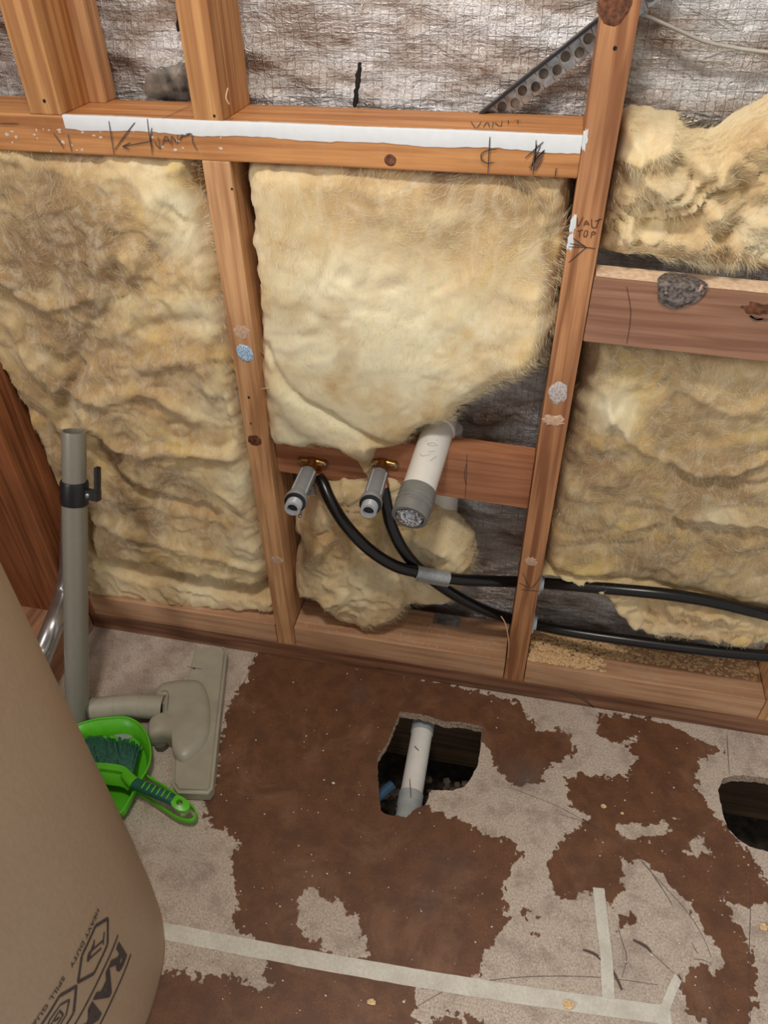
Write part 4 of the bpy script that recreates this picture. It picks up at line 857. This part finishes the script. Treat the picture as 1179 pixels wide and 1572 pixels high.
def floor_head():
    c = at(300, 1105, 2, .0); t = thing('vacuum_floor_head', (c[0], c[1], 0), 'beige flat vacuum floor head lying by the green dustpan', 'vacuum head')
    zt = .030
    bar = [(299,994),(343,990),(348,1000),(337,1100),(326,1208),(319,1217),(272,1215),(264,1203),(266,1150),(272,1100),(286,1040)]
    obj('bar', prism([at(x, y, 2, zt)[:2] for x, y in bar][::-1], .004, zt, .006, 3), M['vac'], t, smooth=50)['label'] = 'long flat nozzle bar'
    body = [(285,1040),(262,1042),(248,1046),(238,1058),(237,1070),(246,1072),(247,1098),(238,1096),(228,1104),(225,1114),(227,1128),(245,1127),(258,1131),(264,1140),(266,1158),(285,1165),(318,1130),(322,1080),(310,1045)]
    p = catmull([at(x, y, 2, .040)[:2] for x, y in body], 4, True)
    bm = bmesh.new(); n = len(p); rings = []; cc = p.mean(axis=0)+np.array([.004, 0])
    for z, q in ((.006, 1.), (.028, 1.), (.035, .97), (.040, .90), (.043, .78), (.0445, .5)):
        rings.append([bm.verts.new((cc[0]+(v[0]-cc[0])*q, cc[1]+(v[1]-cc[1])*q, z)) for v in p])
    for a, b in zip(rings[:-1], rings[1:]):
        for k in range(n): bm.faces.new((a[k], a[(k+1)%n], b[(k+1)%n], b[k]))
    bm.faces.new(rings[-1]); bmesh.ops.recalc_face_normals(bm, faces=list(bm.faces))
    obj('housing', from_bm(bm), M['vac'], t, smooth=50)
    a = at(252, 1086, 2, .034); m = at(205, 1084, 2, .036); b = at(172, 1086, 2, .038); e = at(139, 1089, 2, .040)
    r = rad(m, 37); path = catmull([a, m, b, e], 12); rr_ = np.linspace(r*1.0, r*.93, len(path)); path[:,2] = np.maximum(path[:,2], rr_+.002)
    nk = obj('neck', tube(path, rr_, 36, False), M['vac'], t, smooth=60); nk['label'] = 'bent tube neck'
    for i in (9, 22): obj('neck_ring', tube([path[i], path[i+1]], rr_[i]+.0006, 36), M['vac'], nk)
    d = path[-1]-path[-2]; d /= np.linalg.norm(d)
    obj('neck_rim', lathe(path[-1]-d*.002, path[-1]+d*.01, [(0, rr_[-1]), (0, rr_[-1]+.0008), (.003, rr_[-1]+.0006), (.003, rr_[-1]-.003), (-.03, rr_[-1]-.003), (-.03, 0)], 36), M['vac_dk'], nk, smooth=40)
    wc_ = at(247, 1140, 2, .012)
    obj('wheel', lathe((wc_[0], wc_[1], .0), (wc_[0], wc_[1], .03), [(0.001, .0135), (.014, .0135), (.015, .0130), (.015, .0105), (.0135, .0095), (.0135, 0)], 28), M['vac_dk'], t, smooth=30)
    s = obj('stain', join(ribbon(np.linspace(at(286, 1023, 2, zt+.0008), at(310, 1027, 2, zt+.0008), 5), .0013, UP), disc(298, 1026, 2, zt+.0004, .003, .0025, UP, .3, 2, 10)), M['knot'], t); s['label'] = 'dark debris stuck on the bar'
    obj('latch_line', join(ribbon(catmull([at(x, y, 2, .0452) for x, y in [(247,1062),(253,1060),(258,1064),(258,1078),(256,1092)]], 5), .0012, UP)), M['vac_dk'], t)
floor_head()

# ------------------------------------------------------------------ dustpan and hand brush
def dustpan():
    zr = .042; rim = [(95,1150),(112,1118),(140,1106),(168,1102),(196,1102),(216,1114),(228,1136),(231,1160),(226,1180),(216,1196),(214,1206),(206,1214),(198,1228),(182,1248),(160,1222)]
    top = catmull([at(x, y, 2, zr) for x, y in rim], 6)
    c = np.array([*at(165, 1185, 2, 0)[:2], 0]); t = thing('dustpan', c, 'lime green dustpan with a looped handle, half behind the cardboard roll', 'dustpan')
    n = len(top); bot = []
    for p in top: v = c-p; v[2] = 0; L = np.linalg.norm(v); q = p+v/L*.014; bot.append((q[0], q[1], .004))
    V = [tuple(p) for p in top]+bot; F = [(i, i+1, n+i+1, n+i) for i in range(n-1)]
    m = len(V); V.append((c[0], c[1], .004))
    for i in range(n-1): F.append((n+i, n+i+1, m))
    F.append((n+n-1, n, m))
    o = obj('pan', (V, F), M['green'], t, smooth=50); md = o.modifiers.new('thick', 'SOLIDIFY'); md.thickness = .0022; md.offset = 0
    obj('rim', tube(top, .0022, 8), M['green'], t, smooth=60)
    h = [at(x, y, 2, .028) for x, y in [(206,1212),(224,1222),(250,1240),(272,1254),(292,1258),(300,1250),(296,1238),(280,1226),(255,1208),(228,1192),(222,1184)]]
    p = catmull(h, 6); V = []; F = []
    for i, q in enumerate(p): V += [(q[0], q[1], q[2]-.014), (q[0], q[1], q[2]+.001)]
    for i in range(len(p)-1): F.append((2*i, 2*i+2, 2*i+3, 2*i+1))
    ho = obj('handle', (V, F), M['green'], t, smooth=60); md = ho.modifiers.new('thick', 'SOLIDIFY'); md.thickness = .003; md.offset = 0
    obj('handle_web', (join(([ (q[0], q[1], .018) for q in p], [tuple(range(len(p)))]))), M['green'], t) if False else None
    # silver sticker
    obj('sticker', disc(190, 1126, 2, .0062, .020, .012, UP, .1, 3, lift=.0004), M['duct'], t)['label'] = 'silver sticker'
dustpan()
def brush():
    c = at(200, 1190, 2, .05); t = thing('hand_brush', c, 'hand brush with teal bristles and green grip resting in the dustpan', 'brush')
    # bristle block: bright green spine, bristles pointing to the back of the pan
    base = [(120,1168),(145,1172),(168,1173),(191,1178),(203,1186)]
    tip = [(112,1138),(130,1133),(152,1132),(170,1133),(192,1137),(214,1144)]
    B = catmull([at(x, y, 2, .052) for x, y in base], 12); T = catmull([at(x, y, 2, .030) for x, y in tip], 12)
    rs = random.Random(5); parts = []; N = 46
    for row in range(3):
        for i in range(N):
            f = i/(N-1); b = B[int(f*(len(B)-1))]+np.array([0, 0, -.004*row]); e = T[int(f*(len(T)-1))]+np.array([rs.uniform(-.002, .002), rs.uniform(-.004, .004), -.007*row])
            m_ = (b+e)/2+np.array([rs.uniform(-.001, .001), 0, .006]); parts.append(tube(catmull([b, m_, e], 3), np.linspace(.0022, .0016, 7), 6))
    obj('bristles', join(*parts), M['bristle'], t, smooth=60)['kind'] = 'stuff'
    V = []; F = []
    lo = catmull([at(x, y, 2, .046) for x, y in [(105,1196),(140,1198),(165,1203),(185,1206),(196,1212)]], 12); B2 = catmull([at(x, y, 2, .056) for x, y in [(105,1166),(145,1171),(170,1173),(192,1178),(206,1192)]], 12)
    n = min(len(lo), len(B2))
    for i in range(n):
        a = B2[i]; b = lo[i]; V += [a+[0, .003, -.010], a, a+(b-a)*.28, a+(b-a)*.36+[0, 0, -.006], b+[0, 0, -.004]]
    for i in range(n-1):
        for k in range(4): F.append((5*i+k, 5*i+5+k, 5*i+6+k, 5*i+1+k))
    o = obj('brush_head', (V, F), M['green'], t, smooth=30); md = o.modifiers.new('thick', 'SOLIDIFY'); md.thickness = .0025; md.offset = 0
    h = [at(x, y, 2, z) for x, y, z in [(192,1188,.054),(205,1201,.056),(222,1209,.058),(245,1219,.060),(266,1228,.058)]]
    p = catmull(h, 8); r = np.interp(np.linspace(0, 1, len(p)), [0, .25, .6, 1], [.0095, .0105, .0105, .0095])
    obj('neck', tube(p[:10], r[:10]*1.02, 20, True, .75), M['green'], t, smooth=60)
    gp = obj('grip', tube(p[8:], r[8:], 20, True, .75), M['green_dk'], t, smooth=60); gp['label'] = 'dark teal rubber grip'
    d = p[-1]-p[-2]; d /= np.linalg.norm(d); s = np.cross(d, UP); s /= np.linalg.norm(s)
    rb = []
    for k in range(6):
        q = p[16]+(p[-4]-p[16])*k/5+np.array([0, 0, .0088]); rb.append(tube([q-s*.007, q, q+s*.007], [.001, .0016, .001], 8))
    obj('grip_rib', join(*rb), M['green'], gp)['label'] = 'lime ridges on the grip'
    e = p[-1]; en = at(290, 1243, 2, .050); ring = at(275, 1231, 2, .056)
    bm = bmesh.new(); L = 20; rng_ = []
    dd_ = en-e; dl = np.linalg.norm(dd_); dd_ /= dl; ss = np.cross(dd_, UP); ss /= np.linalg.norm(ss); cc = e+dd_*.014; outer = []; inner = []
    for k in range(L):
        a = 2*math.pi*k/L; outer.append(cc+dd_*math.cos(a)*.019*(1 if math.cos(a) > 0 else .9)+ss*math.sin(a)*.0115); inner.append(cc+dd_*math.cos(a)*.0058+ss*math.sin(a)*.0052)
    V = []; F = []
    for lst, z in ((outer, -.006), (outer, .004), (inner, .006), (inner, -.006)):
        V += [tuple(q+[0, 0, z]) for q in lst]
    for j in range(4):
        for k in range(L): F.append((j*L+k, j*L+(k+1)%L, ((j+1)%4)*L+(k+1)%L, ((j+1)%4)*L+k))
    obj('handle_end', (V, F), M['green'], t, smooth=35)['label'] = 'lime handle end with a hanging hole'
brush()

# ------------------------------------------------------------------ roll of floor protection board
sec = [(-.154,-.417),(-.099,-.464),(-.052,-.510),(-.017,-.552),(.008,-.605),(.018,-.684),(.004,-.79),(-.06,-.88),(-.2,-.93),(-.36,-.9),(-.46,-.8),(-.485,-.66),(-.42,-.53),(-.33,-.44),(-.235,-.402)]
SC = catmull([np.array(p) for p in sec], 12, True); ARC = np.r_[0, np.cumsum(np.linalg.norm(np.diff(SC, axis=0), axis=1))]
def on_roll(s, z, off=.0009):
    i = min(max(int(np.searchsorted(ARC, s)), 1), len(SC)-1); f = (s-ARC[i-1])/(ARC[i]-ARC[i-1]); p = SC[i-1]+(SC[i]-SC[i-1])*f
    T = SC[min(i+1, len(SC)-1)]-SC[i-2 if i > 1 else 0]; T = T/np.linalg.norm(T); nrm = np.array([-T[1], T[0]])
    cen = np.array([-.23, -.65])
    if nrm@(p-cen) < 0: nrm = -nrm
    return np.array([p[0]+nrm[0]*off, p[1]+nrm[1]*off, z])
def roll():
    t = thing('cardboard_roll', (-.23, -.65, 0), 'big upright roll of brown floor protection board at the lower left', 'roll')
    n = len(SC); H = .965; V = []; F = []; cen = np.array([-.23, -.65]); zs = [0, .01, .2, .4, .6, .8, H]
    for z in zs:
        for p in SC: V.append((p[0], p[1], z))
    for j in range(len(zs)-1):
        for k in range(n): F.append((j*n+k, (j+1)*n+k, (j+1)*n+(k+1)%n, j*n+(k+1)%n))
    o = obj('board', (V, F), M['card'], t, smooth=180); md = o.modifiers.new('thick', 'SOLIDIFY'); md.thickness = .004; md.offset = -1
    V = []; F = []
    for z in (0, H-.01):
        for p in SC: q = cen+(p-cen)*.95; V.append((q[0], q[1], z))
    for k in range(n): F.append((k, n+k, n+(k+1)%n, (k+1)%n))
    o = obj('inner_wrap', (V, F), M['card'], t, smooth=180); md = o.modifiers.new('thick', 'SOLIDIFY'); md.thickness = .003; md.offset = -1
    def band(path, w):
        """path in (s,z); w width"""
        V = []; F = []; P = []
        for a, b in zip(path[:-1], path[1:]):
            m = max(2, int(math.dist(a, b)/.006)); P += [(a[0]+(b[0]-a[0])*k/m, a[1]+(b[1]-a[1])*k/m) for k in range(m)]
        P.append(path[-1]); P = np.array(P); T = np.gradient(P, axis=0); T /= np.linalg.norm(T, axis=1)[:,None]+1e-12; N = np.c_[-T[:,1], T[:,0]]
        for p, q in zip(P, N): V += [on_roll(*(p-q*w/2)), on_roll(*(p+q*w/2))]
        for i in range(len(P)-1): F.append((2*i, 2*i+1, 2*i+3, 2*i+2))
        return V, F
    bars = [band([(.299, .236), (.64, .242)], .0035), band([(.297, .167), (.64, .172)], .0035)]
    obj('printed_line', join(*bars), M['ink'], t)
    def icon(s0, marks):
        hx = [(s0, .288), (s0+.019, .315), (s0+.052, .313), (s0+.072, .289), (s0+.052, .258), (s0+.019, .258), (s0, .288)]
        parts = [band([hx[i], hx[i+1]], .0042) for i in range(6)]
        for m_ in marks: parts.append(band([(s0+a, .287+b) for a, b in m_], .0026))
        return join(*parts)
    obj('printed_icon', icon(.299, [[(.020, -.012), (.044, .012)], [(.014, -.004), (.024, -.016)], [(.044, .012), (.050, .006), (.028, -.016)], [(.034, .012), (.050, .002)], [(.030, .014), (.036, .006)]]), M['ink'], t)['label'] = 'hexagon logo with a tool sign'
    obj('printed_icon', icon(.375, [[(.014, 0), (.024, .014), (.040, .016), (.056, .004), (.044, -.014), (.026, -.014), (.014, 0)], [(.028, -.007), (.028, .007), (.042, .007), (.042, -.007), (.028, -.007)], [(.032, -.002), (.038, .004)]]), M['ink'], t)['label'] = 'hexagon logo with a drop sign'
    obj('printed_icon', icon(.451, [[(.020, -.010), (.050, .010)], [(.020, .010), (.050, -.010)]]), M['ink'], t)
    def text(body, s0, width, zbase, h, bold, name, label):
        cu = bpy.data.curves.new(name, 'FONT'); cu.body = body; cu.offset = bold; cu.resolution_u = 3; cu.space_character = 1.08
        tmp = bpy.data.objects.new(name, cu); COL.objects.link(tmp); bpy.context.view_layer.update()
        dg = bpy.context.evaluated_depsgraph_get(); me = bpy.data.meshes.new_from_object(tmp.evaluated_get(dg))
        bpy.data.objects.remove(tmp); bpy.data.curves.remove(cu)
        bm = bmesh.new(); bm.from_mesh(me); bpy.data.meshes.remove(me); bmesh.ops.triangulate(bm, faces=list(bm.faces))
        x0 = min(v.co.x for v in bm.verts); x1 = max(v.co.x for v in bm.verts); y0 = min(v.co.y for v in bm.verts); y1 = max(v.co.y for v in bm.verts)
        lng = [e for e in bm.edges if e.calc_length()*width/(x1-x0) > .012]
        if lng: bmesh.ops.subdivide_edges(bm, edges=lng, cuts=2); bmesh.ops.triangulate(bm, faces=list(bm.faces))
        for v in bm.verts:
            s = s0+(v.co.x-x0)/(x1-x0)*width; z = zbase-(v.co.y-y0)/(y1-y0)*h; q = on_roll(s, z, .0012); v.co = Vector(q)
        o = obj(name, from_bm(bm), M['ink'], t); o['label'] = label
    text('RAM BOARD', .303, .305, .226, .046, .035, 'printed_lettering', 'RAM BOARD in bold dark print')
    text('HEAVY DUTY', .304, .064, .331, .0085, .02, 'printed_caption', 'HEAVY DUTY in small print')
    text('SPILL GUARD', .379, .066, .334, .0085, .02, 'printed_caption', 'SPILL GUARD in small print')
roll()

# ------------------------------------------------------------------ crumbs, sawdust and chips
def chip(c, r, seed, zr=.25):
    rs = random.Random(seed); n = 7; V = []; F = []; a0 = rs.uniform(0, 6)
    for h in (0, 1):
        for k in range(n):
            t = a0+2*math.pi*k/n; q = r*rs.uniform(.6, 1.1); V.append((c[0]+q*math.cos(t), c[1]+q*.7*math.sin(t), c[2]+h*r*zr+rs.uniform(0, r*.1)))
    F = [tuple(reversed(range(n))), tuple(range(n, 2*n))]+[(k, (k+1)%n, n+(k+1)%n, n+k) for k in range(n)]
    return V, F
for i, (px, py, r, lb) in enumerate([(926,1238,.0055,'pale wood chip on the brown stain behind the short tape strip'), (955,1249,.004,'little wood chip right of the pale chip behind the short tape'), (570,1538,.0075,'yellow wood shaving on the floor in front of the long tape line'),
      (873,1543,.010,'flat tan wood chip lying on the long tape line'), (1172,1424,.008,'wood chip at the right edge of the floor'), (512,1202,.0035,'small white crumb on the brown floor left of the cut hole'), (620,1538,.0025,'tiny white crumb in front of the long tape line')]):
    tagit(obj('wood_chip' if i < 5 else 'plaster_crumb', chip(at(px, py, 2, .0026 if i == 3 else .0008), r, i), M['chip'] if i < 5 else M['speck'], smooth=20), lb, 'chip' if i < 5 else 'crumb')
rs = random.Random(21); parts = []
for i in range(420):
    px, py = rs.uniform(330, 1175), rs.uniform(1030, 1570)
    c = at(px, py, 2, .0002)
    if c[1] > -.005 or sdist(np.array([c[0]]), np.array([c[1]]), H1)[0][0] > -.003 or sdist(np.array([c[0]]), np.array([c[1]]), H2)[0][0] > -.003: continue
    parts.append(chip(c, rs.choice([.0006, .0008, .001, .0013, .0018]), i, .5))
tagit(obj('floor_crumbs', join(*parts), M['speck']), 'fine pale crumbs scattered over the brown floor', 'crumbs', kind='stuff')
parts = []; parts2 = []
rg = np.random.default_rng(7)
for i in range(3800):
    x = SP+SW+.006+abs(rg.normal(0, .085)) if rg.random() < .72 else rg.uniform(SP+SW+.01, .945)
    if x > .944: continue
    y = rg.uniform(.008, D-.004) if x < .66 else rg.uniform(.045, D-.004)
    pile = max(0, 1-(x-.51)/.2)*.016*math.exp(-((y-.06)/.035)**2); z = ZB+.0006+pile*rg.random()
    parts.append(chip((x, y, z), rg.choice([.001, .0015, .0022, .0034, .0048]), i, .35))
tagit(obj('sawdust', join(*parts), M['chip']), 'heap of sawdust and wood chips on the block right of the reddish stud', 'sawdust', kind='stuff')
for i in range(260):
    x = rg.uniform(SW+.01, SP-.01); y = rg.uniform(.006, D-.006); parts2.append(chip((x, y, ZB+.0003), rg.choice([.0005, .0008, .0012]), i, .5))
tagit(obj('block_dust', join(*parts2), M['speck']), 'dusty crumbs on the block under the hoses', 'dust', kind='stuff')
